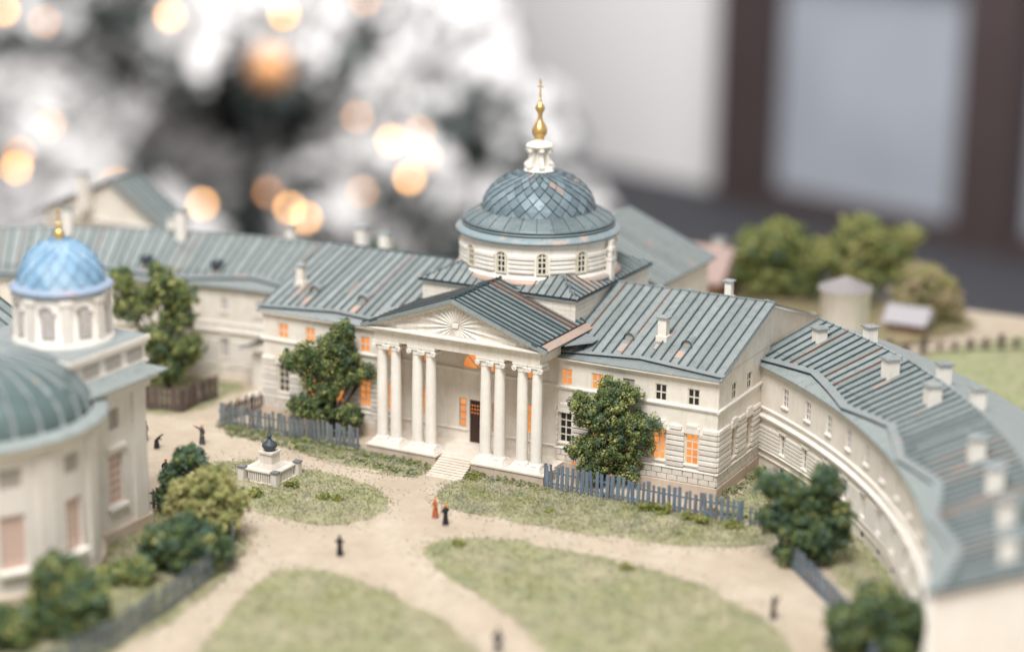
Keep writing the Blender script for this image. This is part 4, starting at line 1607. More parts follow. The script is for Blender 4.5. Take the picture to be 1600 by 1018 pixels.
CR = (-11.5, -30.5)
wr = thing('curved_wing', (24, -2, 0), 'curved cream wing on the right with grey seamed roof and many chimneys', 'building')
_, RP_R = curved_wing(wr, CR, 45.3, 11.3, 55.2, 49.75, 6.12, 7.95, [51.2-3.13*i for i in range(13)], [55.2, 42.7, 32.2, 21.9, 11.4], [49.2, 37.4, 26.9, 16.3], 54, (4.75, .58, 1.05), (2.0, .58, 1.2))
for R_, th, w, h in ((48.3, 53.0, .62, .75), (50.1, 50.3, .6, .85), (48.4, 44.2, .72, 1.0), (50.1, 41.0, .6, 1.0), (48.5, 38.3, .72, 1.0), (50.1, 36.0, .6, 1.0), (48.1, 28.6, .72, 1.1), (48.1, 23.6, .74, 1.15), (48.1, 18.4, .74, 1.15), (48.1, 13.6, .74, 1.15)):
    a = rad(th)
    f = (R_-44.95)/(49.75-44.95)
    f = f if f <= 1 else 2-f
    chimney(wr, 'chimney', CR[0]+R_*math.cos(a), CR[1]+R_*math.sin(a), 6.12+1.83*f-.05, w, h, mat='trim', rot=a, foot=False)
    p = RP_R(a-.012, max(.2, f-.16), .045)
    tt = Vector((-math.sin(a), math.cos(a), 0))
    uu = (RP_R(a, 1)-RP_R(a, 0)).normalized()
    if R_ < 49:
        blk('rust_patch_sheet', wr, 'copper', p, tt*.12, uu*.5, tt.cross(uu)*.01)

CL = (-17.5, -26.2)
wlft = thing('curved_wing', (-26, 6, 0), 'blurred curved cream wing on the left behind the tree', 'building')
_, RP_L = curved_wing(wlft, CL, 32.0, 85.0, 150.0, 36.6, 6.15, 8.35, [88.4+4.6*i for i in range(13)], [85, 104, 123, 142], [94.5, 113.5, 132.5, 150], 62, (4.85, .55, .9), (1.95, .55, 1.3), 'plaster', .75, False)
for R_, th, w, h in ((35.9, 105.5, .68, 2.0), (37.1, 93.9, .6, 1.2), (36.0, 118.0, .65, 1.8), (36.9, 107.2, .5, 1.1)):
    a = rad(th)
    f = (R_-31.65)/(36.6-31.65)
    f = f if f <= 1 else 2-f
    chimney(wlft, 'chimney', CL[0]+R_*math.cos(a), CL[1]+R_*math.sin(a), 6.15+2.2*f-.1, w, h, mat='trim', rot=a, foot=False)
for th in (99.5, 108.0, 127):
    a = rad(th)
    p = RP_L(a, .32, .1)
    mb = MB()
    mb.box(p.x-.22, p.x+.22, p.y-.3, p.y+.4, p.z-.2, p.z+.25)
    mb.poly([(p.x-.3, p.y-.4, p.z+.25), (p.x+.3, p.y-.4, p.z+.25), (p.x, p.y-.4, p.z+.5)], (0, .9, 0))
    mb.build('roof_vent', 'lead', wlft)
    uu = (RP_L(a, 1)-RP_L(a, 0)).normalized()
    tt = Vector((-math.sin(a), math.cos(a), 0))
    blk('rust_patch_sheet', wlft, 'copper', RP_L(a, .22, .05), tt*.2, uu*.5, tt.cross(uu)*.01)
# side porch in the corner of the left wing
po = thing('side_porch', (-17.2, 4.6, 0), 'small gabled porch with dark doorway beside the left wing', 'porch')
mb = MB()
mb.box(-18.6, -15.0, 4.2, 6.5, 0, 2.75)
mb.build('wall', 'plaster', po)
for j in range(7):
    blk('rustic_course', po, 'trim', (-16.8, 4.17, .25+j*.34), (1.82, 0, 0), (0, .05, 0), (0, 0, .14), 'soft')
mb = MB()
mb.box(-15.9, -15.1, 4.05, 4.3, 0, 2.2)
mb.build('doorway', 'door', po)
mb = MB()
mb.poly([(-18.9, 3.6, 2.75), (-14.9, 3.6, 2.75), (-16.9, 3.6, 3.6)], (0, 2.6, 0))
mb.build('gable', 'trim', po)
for s in (-1, 1):
    mb = MB()
    mb.poly([(-16.9, 3.4, 3.72), (-16.9+s*2.2, 3.4, 2.8), (-16.9+s*2.2, 6.2, 2.8), (-16.9, 6.2, 3.72)], (0, 0, .09))
    mb.build('roof_slope', 'lead', po)
blk('threshold_slab', po, 'step', (-16.6, 3.1, .09), (1.5, 0, 0), (0, 1.0, 0), (0, 0, .09), 'soft')

# ---------------------------------------------------------------- church in the left foreground
ch = thing('church', (-14, -22, 0), 'blurred cream church with blue scaled dome and green apse roof', 'church')
XC, YC0, YC1, XW = -9.3, -18.5, -29.0, -21.5
cmap = flat_map((XC, YC1), (XC, YC0), (-1, 0))      # s = y - YC1
sW = -20.95-YC1
wall('wall', ch, 'church', cmap, 0, YC0-YC1, 0, 8.6, [(sW-.55, sW+.55, 2.1, 4.75), (sW-.42, sW+.42, 6.05, 7.15)], .3)
window(ch, cmap, sW, 3.42, 1.1, 2.65, 3, 6, 'pane_pink', 'church', .2, False, .06)
mblk('window_sill', ch, 'trim', cmap, sW-.75, sW+.75, 1.86, 2.08, -.25, .05, 'soft')
mblk('window_hood', ch, 'trim', cmap, sW-.75, sW+.75, 5.05, 5.25, -.22, .05, 'soft')
mblk('niche_panel', ch, 'niche', cmap, sW-.42, sW+.42, 6.05, 7.15, .24, .29)
for s in (YC0-YC1-.55,):
    mblk('pilaster', ch, 'church', cmap, s-.5, s+.5, .9, 7.7, -.14, .02)
mb = MB()
mb.box(XW, XC-.42, YC1, YC0, 0, 8.58)
mb.box(XC-.42, XC, YC0-.02, YC0, 0, 8.58)
mb.build('nave', 'church', ch)
sweep('plinth', ch, 'plinth', cmap, 0, YC0-YC1+.16, 0, [(.02, 0), (-.2, 0), (-.2, .8), (-.12, .9), (.02, .9)])
mb = MB()
mb.box(XW-.2, XC+.25, YC1, YC0+.25, 7.75, 8.15)
mb.box(XW-.5, XC+.55, YC1, YC0+.55, 8.15, 8.5)
mb.build('cornice', 'church', ch)
mb = MB()
mb.poly([(XW-.8, YC1, 8.5), (XC+.95, YC1, 8.5), (XC+.95, YC0+.95, 8.5), (XW-.8, YC0+.95, 8.5)], (0, 0, .06))
mb.add([(XC+.95, YC1, 8.56), (XC+.95, YC0+.95, 8.56), (XC-.3, YC0-.1, 8.95), (XC-.3, YC1, 8.95), (XW-.8, YC0+.95, 8.56), (XW, YC0-.1, 8.95)],
       [(0, 1, 2, 3), (1, 4, 5, 2)])
mb.build('eave_roof', 'roof_far', ch)
# raised block carrying the blue dome
mb = MB()
mb.box(-16.6, -9.65, -23.6, -17.85, 8.6, 9.95)
blkc = mb.build('attic_block', 'church', ch)
for a, b, z0, z1 in ((.22, .22, 9.95, 10.2), (.1, .1, 9.75, 9.95), (.12, .12, 8.8, 8.98)):
    mb = MB()
    mb.box(-16.6-a, -9.65+a, -23.6-b, -17.85+b, z0+.002, z1)
    mb.build('parapet_band', 'church', blkc)
mb = MB()
mb.box(-16.7, -9.55, -23.7, -17.75, 10.2, 10.24)
mb.build('flat_roof', 'gutter', blkc)
for y in (-18.7, -20.4, -22.1):
    mb = MB()
    mb.box(-9.66, -9.58, y-.55, y+.55, 9.08, 9.65)
    mb.build('panel', 'niche', blkc)
BC = (-12.85, -20.25)
mb = MB()
mb.lathe((*BC, 0), [(2.55, 10.2), (2.55, 10.42), (2.33, 10.5), (2.33, 12.9)], 48)
bdrum = mb.build('drum', 'church', ch)
for k in range(8):
    a = 2*PI*k/8+rad(-68)
    out = Vector((math.cos(a), math.sin(a), 0))
    tt = Vector((-out.y, out.x, 0))
    p = Vector((*BC, 0))+out*2.3
    mb = MB()
    w2 = .33
    pts = [(-w2, 10.75), (w2, 10.75), (w2, 12.05)]+[(w2*math.cos(PI*i/8), 12.05+w2*math.sin(PI*i/8)) for i in range(1, 8)]+[(-w2, 12.05)]
    mb.poly([p+tt*x+out*.02+UPV*z for x, z in pts], out*.045)
    wn_ = mb.build('window', 'pane_pale', bdrum)
    mb = MB()
    for x in (-.11, .11):
        mb.obox(p+tt*x+out*.085+UPV*11.45, tt*.022, out*.02, UPV*.7)
    for j in range(8):
        mb.obox(p+out*.083+UPV*(10.85+j*.17), tt*w2*.95, out*.018, UPV*.02)
    for (x0, z0), (x1, z1) in zip(pts[2:], pts[3:]):
        d0 = p+tt*x0*1.2+out*.06+UPV*z0
        d1 = p+tt*x1*1.2+out*.06+UPV*z1
        mb.tube([d0, d1], .075, 5)
    mb.build('window_bars', 'church', bdrum)
    b = a+PI/8
    out = Vector((math.cos(b), math.sin(b), 0))
    tt = Vector((-out.y, out.x, 0))
    blk('pilaster', bdrum, 'church', Vector((*BC, 0))+out*2.36+UPV*11.55, tt*.24, out*.1, UPV*1.1)
    blk('pilaster_cap', bdrum, 'trim', Vector((*BC, 0))+out*2.4+UPV*12.55, tt*.32, out*.12, UPV*.14, 'soft')
mb = MB()
mb.lathe((*BC, 0), [(2.35, 12.75), (2.45, 12.85), (2.56, 12.93), (2.60, 13.0), (2.5, 13.08), (2.2, 13.2)], 48)
brim = mb.build('dome_rim', 'blue_rim', ch)
shingled(brim, (BC[0], BC[1], 13.08), 2.18, 2.25, 16, 6, .05, 1.5, ['blue_dome'], .04, 'blue_rim')
mb = MB()
mb.lathe((*BC, 0), [(0.256, 15.22), (0.272, 15.306), (0.16, 15.364), (0.272, 15.508), (0.272, 15.638), (0.128, 15.796), (0.08, 15.868), (0.144, 15.954), (0.16, 16.012), (0.08, 16.127), (0.04, 16.192)], 20)
fin = mb.build('gilded_finial', 'gold', ch)
mb = MB()
mb.box(BC[0]-.035, BC[0]+.035, BC[1]-.03, BC[1]+.03, 16.15, 16.9)
mb.box(BC[0]-.2, BC[0]+.2, BC[1]-.028, BC[1]+.028, 16.62, 16.68)
mb.box(BC[0]-.12, BC[0]+.12, BC[1]-.027, BC[1]+.027, 16.76, 16.8)
mb.build('cross', 'gold', fin)
# round apse with ribbed green roof
AC = (-12.8, -27.1)
ARW = 5.8
amap = arc_map(AC, ARW)
amap2 = lambda s, z, d=0.0: Vector((AC[0]+(ARW-d)*math.cos(s/ARW), AC[1]+(ARW-d)*math.sin(s/ARW), z))
aw = [rad(x)*ARW for x in (-66, -32, 2)]
wall('apse_wall', ch, 'church', amap2, rad(-150)*ARW, rad(72)*ARW, 0, 7.6, [(s-.6, s+.6, 2.1, 4.75) for s in aw]+[(s-.55, s+.55, 6.0, 7.0) for s in aw], .3, .5)
for s in aw:
    window(ch, amap2, s, 3.42, 1.2, 2.65, 3, 6, 'pane_pink', 'church', .2, False, .06)
    mblk('window_sill', ch, 'trim', amap2, s-.8, s+.8, 1.86, 2.08, -.3, .05, 'soft')
    mblk('niche_panel', ch, 'niche', amap2, s-.55, s+.55, 6.0, 7.0, .2, .28)
for d_ in (-83, -49, -15, 18):
    s = rad(d_)*ARW
    mblk('pilaster', ch, 'church', amap2, s-.45, s+.45, .8, 7.3, -.15, .1)
sweep('plinth', ch, 'plinth', amap2, rad(-150)*ARW, rad(60)*ARW, 0, [(.02, 0), (-.2, 0), (-.2, .8), (-.12, .9), (.02, .9)], .5)
mb = MB()
mb.lathe((*AC, 0), [(ARW, 7.3), (ARW+.2, 7.45), (ARW+.35, 7.75), (ARW+.55, 7.9), (ARW+.62, 8.05)], 64)
mb.build('apse_cornice', 'church', ch)
mb = MB()
mb.lathe((*AC, 0), [(ARW+.62, 8.03), (ARW+.66, 8.12), (ARW+.5, 8.2), (ARW-.1, 8.36)], 64)
mb.build('apse_gutter', 'roof_far', ch)
mb = MB()
AH = 2.9
mb.lathe((*AC, 8.3), [((ARW-.25)*math.cos(PI/2*i/16)+1e-4, AH*math.sin(PI/2*i/16)) for i in range(17)], 64)
apr = mb.build('apse_roof', 'green_dome', ch)
for k in range(26):
    a = 2*PI*k/26
    mb = MB()
    mb.tube([(AC[0]+(ARW-.25)*math.cos(a)*math.cos(f), AC[1]+(ARW-.25)*math.sin(a)*math.cos(f), 8.33+AH*math.sin(f)) for f in [PI/2*i/12 for i in range(12)]], .10, 6)
    mb.build('rib', 'gutter', apr)
# side roofs and a chimney stub left of the drum
dk = slope_roof(ch, 'side_roof', (-16.4, -26.5, 9.4), (0, 1, 0), Vector((-5, 0, 2.6)), 12, .72, lambda s: 5.6, sheet='roof_far', seam='seam')
mb = MB()
mb.box(-21.5, -16.3, -26.5, -17.9, 8.6, 9.45)
mb.build('side_block', 'church', ch)
mb = MB()
mb.lathe((-14.9, -24.3, 0), [(.75, 8.6), (.75, 10.6), (.9, 10.7), (.85, 10.95), (.3, 11.15)], 20)
mb.build('turret', 'church', ch)


# ---------------------------------------------------------------- fences
def fence(name, pts, h, pitch, pw, mat, label, group=None, hv=.06, post=None, seed=3, lean=.03, gap=()):
    rng_ = random.Random(seed)
    o = thing(name, (*pts[0], 0), label, 'fence', group)
    for (ax, ay), (bx2, by2) in zip(pts, pts[1:]):
        a, b = Vector((ax, ay, 0)), Vector((bx2, by2, 0))
        d = (b-a)
        ln = d.length
        d.normalize()
        nrm = Vector((-d.y, d.x, 0))
        for z in (h*.26, h*.72):
            blk('rail', o, mat, (a+b)/2+nrm*.055+UPV*z, d*(ln/2), nrm*.022, UPV*.045)
        n = max(2, int(ln/pitch))
        for i in range(n):
            s = (i+.5)*ln/n
            hh = h*(1+rng_.uniform(-hv, hv))
            w = pw*rng_.uniform(.75, 1.2)
            up_ = (UPV+d*rng_.uniform(-lean, lean)+nrm*rng_.uniform(-.03, .03)).normalized()
            blk('picket', o, mat, a+d*s+up_*(hh/2)+UPV*.06, d*(w/2), nrm*.025, up_*(hh/2))
        if post:
            k = max(1, int(ln/post))
            for i in range(k+1):
                blk('post', o, mat, a+d*(ln*i/k)+nrm*.13+UPV*(h*.5), d*.07, nrm*.07, UPV*(h*.53))
    return o


fence('picket_fence', [(5.95, -3.08), (17.55, -3.12)], 1.38, .30, .19, 'fence_blue', 'bright blue weathered picket fence right of the portico', 'picket fences', .09, 3.8, 3, .08)
fence('picket_fence', [(17.9, -3.0), (19.4, -2.9), (20.3, -4.6)], 1.12, .22, .12, 'fence_grey', 'short grey-blue picket fence beyond the end of the bright blue one', 'picket fences', .05, None, 4)
fence('picket_fence', [(-16.2, -2.85), (-6.25, -2.78)], 1.34, .285, .19, 'fence_grey', 'grey-blue picket fence left of the portico under the tree', 'picket fences', .08, None, 5, .06)
fence('picket_fence', [(-16.25, -2.7), (-15.6, 1.4)], 1.1, .26, .16, 'fence_brown', 'low brown picket fence running back to the left palace corner', 'picket fences', .12, None, 6, .05)
fence('board_fence', [(-26.5, -3.4), (-22.0, -2.7), (-19.55, -2.05), (-19.45, 1.5)], 1.5, .27, .22, 'fence_brown', 'dark brown board fence around the tree behind the church', 'board fences', .06, None, 7, .03)
fence('picket_fence', [(-4.2, -18.2), (-2.6, -20.4), (-1.9, -24.6), (-1.3, -31.2), (-1.6, -38)], 1.45, .36, .2, 'fence_grey', 'blurred grey-blue picket fence beside the church bushes', 'picket fences', .08, None, 8, .06)
fence('picket_fence', [(-11.2, -16.3), (-9.6, -16.2), (-7.8, -16.2)], 1.2, .3, .16, 'fence_brown', 'short brown picket fence at the church corner', 'picket fences', .15, None, 9, .06)
fence('picket_fence', [(21.6, -7.0), (25.3, -11.1), (27.2, -13.4), (29.6, -17.5)], 1.25, .32, .18, 'fence_blue', 'blurred blue picket fence between the right wing trees', 'picket fences', .05, None, 10)
fence('rail_fence', [(12.0, 30.4), (17, 33.6), (22.3, 37.6), (30, 42)], 1.1, 1.1, .35, 'fence_brown', 'low brown rail fence on the far meadow', None, .2, None, 11)

# ---------------------------------------------------------------- monument
mo = thing('monument', (-8.05, -9.3, 0), 'white stone monument with dark urn on a railed square platform', 'monument')
MCX, MCY, MH = -8.1, -9.2, 1.12
mb = MB()
mb.box(MCX-MH, MCX+MH, MCY-MH, MCY+MH, 0, .12)
mb.build('plinth', 'stone', mo)
mb = MB()
mb.box(MCX-MH+.1, MCX+MH-.1, MCY-MH+.1, MCY+MH-.1, .70, .80)
for i in range(5):
    e = .72-.065*i
    mb.box(MCX-e, MCX+e, MCY-e, MCY+e, .80+.035*i, .80+.035*(i+1))
mb.build('platform', 'stone', mo)
mb = MB()
mb.box(MCX-MH+.25, MCX+MH-.25, MCY-MH+.25, MCY+MH-.25, .12, .70)
mb.build('core', 'niche', mo)
for k in range(4):
    u = Vector((math.cos(PI/2*k), math.sin(PI/2*k), 0))
    v = Vector((-u.y, u.x, 0))
    c = Vector((MCX, MCY, 0))
    for i in range(11):
        blk('baluster', mo, 'stone', c+u*(MH-.14)+v*(-.72+i*.144)+UPV*.41, v*.045, u*.04, UPV*.29)
    blk('hand_rail', mo, 'stone', c+u*(MH-.12)+UPV*.735, v*(MH-.2), u*.09, UPV*.04)
    q = c+(u+v)*(MH-.02)
    p_ = blk('corner_post', mo, 'stone', q+UPV*.42, (.17, 0, 0), (0, .17, 0), (0, 0, .42))
    blk('post_cap', mo, 'lead_light', q+UPV*.88, (.22, 0, 0), (0, .22, 0), (0, 0, .045), 'soft')
mb = MB()
mb.box(MCX-.40, MCX+.40, MCY-.40, MCY+.40, .9, 1.55)
pd = mb.build('pedestal', 'stone', mo)
mb = MB()
mb.box(MCX-.47, MCX+.47, MCY-.47, MCY+.47, 1.55, 1.66)
mb.build('pedestal_cap', 'stone', pd)
mb = MB()
mb.lathe((MCX, MCY, 1.66), [(0.276, 0.0), (0.304, 0.039), (0.276, 0.078), (0.405, 0.218), (0.432, 0.328), (0.368, 0.437), (0.202, 0.562), (0.11, 0.671), (0.092, 0.764), (0.138, 0.796), (0.129, 0.874), (0.083, 0.92), (0.083, 1.014), (0.009, 1.061)], 20)
mb.build('urn', 'lead', mo)


# ---------------------------------------------------------------- trees and shrubs
def crown_mesh(mb, lobes, rng, nclump, leaves, lsize, mats_w, csize=.5):
    vol = [l[3]*l[4]*l[5] for l in lobes]
    tot = sum(v**.67 for v in vol)
    for (cx, cy, cz, rx, ry, rz), v in zip(lobes, vol):
        for _ in range(max(4, int(2.0*nclump*v**.67/tot))):
            d = Vector((rng.gauss(0, 1), rng.gauss(0, 1), rng.gauss(0, 1))).normalized()
            rr = rng.uniform(.55, 1.02)
            c = Vector((cx+d.x*rx*rr, cy+d.y*ry*rr, cz+d.z*rz*rr))
            cs = csize*rng.uniform(.6, 1.2)
            x = rng.random()
            mi = 0
            for i, w in enumerate(mats_w):
                if x < w:
                    mi = i
                    break
                x -= w
            for _k in range(leaves):
                e = Vector((rng.gauss(0, 1), rng.gauss(0, 1), rng.gauss(0, 1)+.15)).normalized()
                p = c+e*cs*rng.uniform(.55, 1.0)
                nn = (e+Vector((rng.uniform(-.7, .7), rng.uniform(-.7, .7), rng.uniform(-.7, .7)))).normalized()
                u = nn.orthogonal().normalized()
                w_ = nn.cross(u)
                a = rng.uniform(0, 6.28)
                u2 = u*math.cos(a)+w_*math.sin(a)
                w2 = nn.cross(u2)
                s = lsize*rng.uniform(.5, 1.7)
                mb.add([p-u2*s, p+w2*s*.55, p+u2*s+nn*s*.3, p-w2*s*.55], [(0, 1, 2, 3)], mi if rng.random() < .93 else rng.randrange(len(mats_w)))


def tree(name, base, lobes, label, cat, seed, mats=('leaf_dark', 'leaf_mid', 'leaf_light', 'leaf_cool'), mw=(.26, .34, .25, .15), nclump=150, leaves=34, lsize=.085, csize=.42, trunk_r=.16, group=None, trunk=True):
    rng = random.Random(seed)
    o = thing(name, base, label, cat, group)
    b = Vector(base)
    mb = MB()
    tips = []
    if trunk:
        topz = max(l[2] for l in lobes)
        mid = Vector((sum(l[0] for l in lobes)/len(lobes), sum(l[1] for l in lobes)/len(lobes), 0))
        fork = b.lerp(Vector((mid.x, mid.y, b.z)), .4)+UPV*(min(l[2]-l[5]*.3 for l in lobes)-b.z)*.6
        mb.tube([b-UPV*.2, b.lerp(fork, .5)+Vector((.05, .03, 0)), fork], [trunk_r*1.3, trunk_r, trunk_r*.85], 8)
        for l in lobes:
            c = Vector(l[:3])
            m = fork.lerp(c, .5)+Vector((rng.uniform(-.2, .2), rng.uniform(-.2, .2), .1))
            mb.tube([fork, m, c], [trunk_r*.5, trunk_r*.35, trunk_r*.15], 6)
            for _ in range(6):
                d = Vector((rng.gauss(0, 1), rng.gauss(0, 1), rng.gauss(0, .8))).normalized()
                e = c+Vector((d.x*l[3], d.y*l[4], d.z*l[5]))*.95
                mb.tube([m.lerp(c, rng.random()), c.lerp(e, .5)+Vector((0, 0, .08)), e], [trunk_r*.28, trunk_r*.2, trunk_r*.1], 5)
                tips.append(c+(e-c)*rng.uniform(1.05, 1.32))
        mb.build('trunk', 'bark', o)
    mb = MB()
    crown_mesh(mb, lobes, rng, nclump, leaves, lsize, mw, csize)
    for q in tips:
        rr = csize*rng.uniform(.25, .5)
        if q.z > .3:
            crown_mesh(mb, [(q.x, q.y, q.z, rr, rr, rr)], rng, 1, leaves//3, lsize, mw, csize*.42)
    tag(mb.build('crown', list(mats), o), None, None, None, 'stuff')
    return o


FR = Vector((.885, .465, 0))                        # spread direction of the crowns
SD = Vector((-.465, .885, 0))


def lobes_of(base, spec, seed=0):
    rng = random.Random(seed)
    out = []
    for dx, z, r in spec:
        p = Vector((base[0], base[1], 0))+FR*dx+SD*rng.uniform(-.35, .35)*r
        out.append((p.x, p.y, z, r, r*.95, r*.85))
    return out


def ltree(name, base, spec, label, cat, seed, **kw):
    return tree(name, (base[0], base[1], 0), lobes_of(base, spec, seed), label, cat, seed, **kw)


ltree('leafy_tree', (-9.0, -1.35), [(.66, 6.6, .62), (.4, 5.9, .7), (-.05, 5.55, 1.0), (-2.2, 4.65, .75), (-1.4, 5.1, .8), (-.75, 4.45, 1.1), (.66, 4.8, .85), (.74, 3.85, .75),
      (1.95, 4.0, .6), (1.4, 3.9, .5), (-1.8, 2.0, .8), (-.75, 1.85, .95), (-.4, 2.9, .8), (.95, 1.4, .85), (-1.3, 3.5, .65)],
      'dense green tree before the left palace windows behind the grey-blue fence', 'tree', 21, nclump=330, leaves=62, lsize=.056, csize=.34)
ltree('leafy_tree', (8.4, -1.4), [(.76, 5.6, .85), (1.5, 5.3, .7), (-1.06, 4.9, .62), (-.3, 4.6, .6), (.57, 4.3, 1.15), (2.4, 3.6, .95), (-.5, 3.95, .75), (.37, 2.5, 1.2), (-.87, 2.1, .75),
      (-.2, 1.2, .8), (1.6, 1.05, .85), (2.25, 2.6, .8), (1.25, 3.3, 1.05), (.9, 1.7, .9)],
      'dense green tree before the right palace windows behind the bright blue fence', 'tree', 22, nclump=330, leaves=62, lsize=.058, csize=.36)
ltree('leafy_tree', (-23.2, 1.5), [(-2.75, 7.0, .85), (-2.5, 5.3, 1.1), (-1.4, 5.7, .9), (0, 7.0, 1.15), (-.7, 7.8, .4), (.7, 6.1, 1.1), (.6, 4.9, 1.1), (-.55, 3.3, 1.2), (1.2, 2.75, 1.1), (-.75, 1.2, .8), (.2, 1.5, .9)],
      'tall green tree inside the brown fence behind the church', 'tree', 23, mw=(.22, .42, .26, .10), nclump=300, leaves=34, lsize=.09, csize=.4)
ltree('leafy_tree', (21.9, -6.8), [(-1.4, 4.3, .7), (-.3, 3.75, 1.0), (1.4, 4.5, .75), (1.1, 3.2, 1.0), (2.2, 2.7, .7), (-.9, 2.25, .9), (.4, 2.0, 1.1), (2.0, 1.5, .7), (-.2, .75, .7), (1.1, .95, .75)],
      'dark bluish green tree at the bend of the right fence', 'tree', 24, mw=(.36, .22, .04, .38), nclump=300, leaves=36, lsize=.085, csize=.38)
ltree('leafy_tree', (28.6, -15.6), [(-.9, 1.6, 1.1), (.35, 2.4, 1.1), (1.4, 1.8, 1.0), (2.3, 1.6, .45), (-.5, .8, 1.1), (1.1, .8, 1.1)],
      'blurred dark green tree at the bottom right edge', 'tree', 25, mw=(.42, .30, .05, .23), nclump=220, leaves=34, lsize=.1, csize=.42)
ltree('shrub', (-8.46, -16.39), [(-.74, 2.26, .6), (.27, 3.34, .7), (1.12, 2.44, .6), (-.91, 1.1, .6), (-.06, 1.6, .8)],
      'dark bluish green bushy tree just behind the olive one by the church', 'tree', 26, mw=(.40, .15, 0.0, .45), nclump=150, leaves=36, lsize=.085, csize=.36)
ltree('shrub', (-5.6, -18.6), [(-.91, 2.5, .9), (.39, 2.9, 1.1), (1.21, 2.0, 1.0), (-.26, 1.5, 1.0), (.88, 1.2, .8), (-1.4, 1.74, .6)],
      'rounded olive green tree beside the church', 'tree', 27, mats=('leaf_mid', 'leaf_olive', 'leaf_light', 'leaf_olive'), mw=(.12, .42, .26, .2), nclump=240, leaves=36, lsize=.085, csize=.36)
ltree('shrub', (-3.7, -22.3), [(-1.3, 1.7, 1.0), (0, 1.9, 1.2), (1.0, 1.3, .9), (-.5, .9, 1.1), (.6, .7, .9), (-1.8, 1.0, .7)],
      'broad dark green bush behind the grey-blue church fence', 'bush', 28, mw=(.34, .22, .06, .38), nclump=240, leaves=32, lsize=.1, csize=.4)
ltree('shrub', (-3.4, -31.0), [(-.9, 2.9, 1.1), (0, 1.9, 1.3), (-1.4, 1.5, 1.1), (.4, .9, 1.0), (-.9, .8, 1.2)],
      'blurred dark green bush at the bottom left by the apse', 'bush', 29, mw=(.32, .40, .12, .16), nclump=220, leaves=32, lsize=.12, csize=.45)
ltree('shrub', (-5.2, -25.2), [(-.45, .7, .5), (.5, .8, .55), (-1.3, .5, .5)],
      'low mid green bush between the church wall and the fence', 'bush', 30, mw=(.1, .40, .35, .15), nclump=90, leaves=30, lsize=.1, csize=.4)
ltree('shrub', (-5.4, -33.5), [(-.3, 1.3, .9), (.3, 1.0, .8)],
      'small blurred green bush in the bottom left corner', 'bush', 31, mw=(.3, .4, .15, .15), nclump=90, leaves=30, lsize=.12, csize=.42)
ltree('leafy_tree', (2, 42), [(-1.28, 4.23, 1.5), (.65, 4.88, 1.6), (2.59, 3.49, 1.7), (-.31, 2.1, 1.9), (2.1, 1.7, 1.6), (-2.0, 2.49, 1.2)],
      'blurred green tree far behind, left of the taller one', 'tree', 32, mw=(.12, .42, .40, .06), nclump=260, leaves=26, lsize=.16, csize=.6, group='far trees')
ltree('leafy_tree', (8.5, 43.5), [(-.04, 5.45, 1.7), (-1.47, 3.97, 1.8), (1.63, 4.46, 1.6), (3.4, 5.45, .9), (-.04, 2.49, 1.9), (2.83, 2.98, 1.3)],
      'blurred light green tree far behind with a side limb', 'tree', 33, mats=('leaf_mid', 'leaf_light', 'leaf_olive', 'leaf_dark'), mw=(.22, .46, .28, .04), nclump=260, leaves=26, lsize=.16, csize=.6, group='far trees')
ltree('leafy_tree', (13.5, 41), [(.59, 3.18, 1.5), (1.75, 2.22, 1.4), (-.34, 1.74, 1.3), (2.68, 1.26, .9), (.82, .9, 1.5)],
      'blurred tan brown bush far behind on the right', 'bush', 34, mats=('leaf_tan', 'leaf_olive', 'leaf_tan', 'leaf_mid'), mw=(.45, .25, .2, .1), nclump=220, leaves=26, lsize=.14, csize=.5, group='far trees')
ltree('shrub', (-25.0, 30.5), [(0, 2.6, 1.2), (.9, 2.2, .8), (.2, 1.2, 1.2)], 'tiny blurred green bush far behind the left palace roof', 'bush', 35, nclump=70, leaves=24, lsize=.16, csize=.5, trunk=False, group='far trees')

# little moss shrubs on the lawns, each its own thing
SHR = [((12.3, -3.75), .42, 'against the middle of the bright blue fence'), ((13.3, -3.65), .46, 'second from the left along the bright blue fence'),
       ((14.85, -3.8), .36, 'third from the left along the bright blue fence'), ((15.75, -4.0), .50, 'widest one near the right end of the blue fence'),
       ((17.3, -3.8), .40, 'at the right end of the bright blue fence'), ((-6.95, -12.1), .42, 'in front of the monument'),
       ((-6.1, -9.9), .36, 'at the right corner of the monument'), ((-3.6, -10.6), .26, 'on the monument lawn, left of a pair'),
       ((-2.85, -10.45), .24, 'on the monument lawn, right of a pair'), ((6.0, -13.0), .28, 'at the tip of the wide middle lawn'),
       ((8.0, -6.5), .2, 'on the lawn in front of the blue fence'), ((14.9, -11.7), .22, 'on the back edge of the wide middle lawn'), ((1.75, -3.7), .28, 'at the foot of the right portico pedestal')]
for i, (p, r, where) in enumerate(SHR):
    rng = random.Random(60+i)
    spec = [(0, r*.7, r)]+[(rng.uniform(-1.1, 1.1)*r, r*rng.uniform(.35, .6), r*rng.uniform(.5, .8)) for _ in range(4)]
    ltree('moss_shrub', p, spec, 'small yellow-green moss shrub '+where, 'shrub', 60+i, mats=('moss', 'leaf_mid', 'moss', 'leaf_light'), mw=(.5, .2, .2, .1), nclump=22, leaves=26, lsize=.05, csize=.16, trunk=False, group='moss shrubs on the lawns')

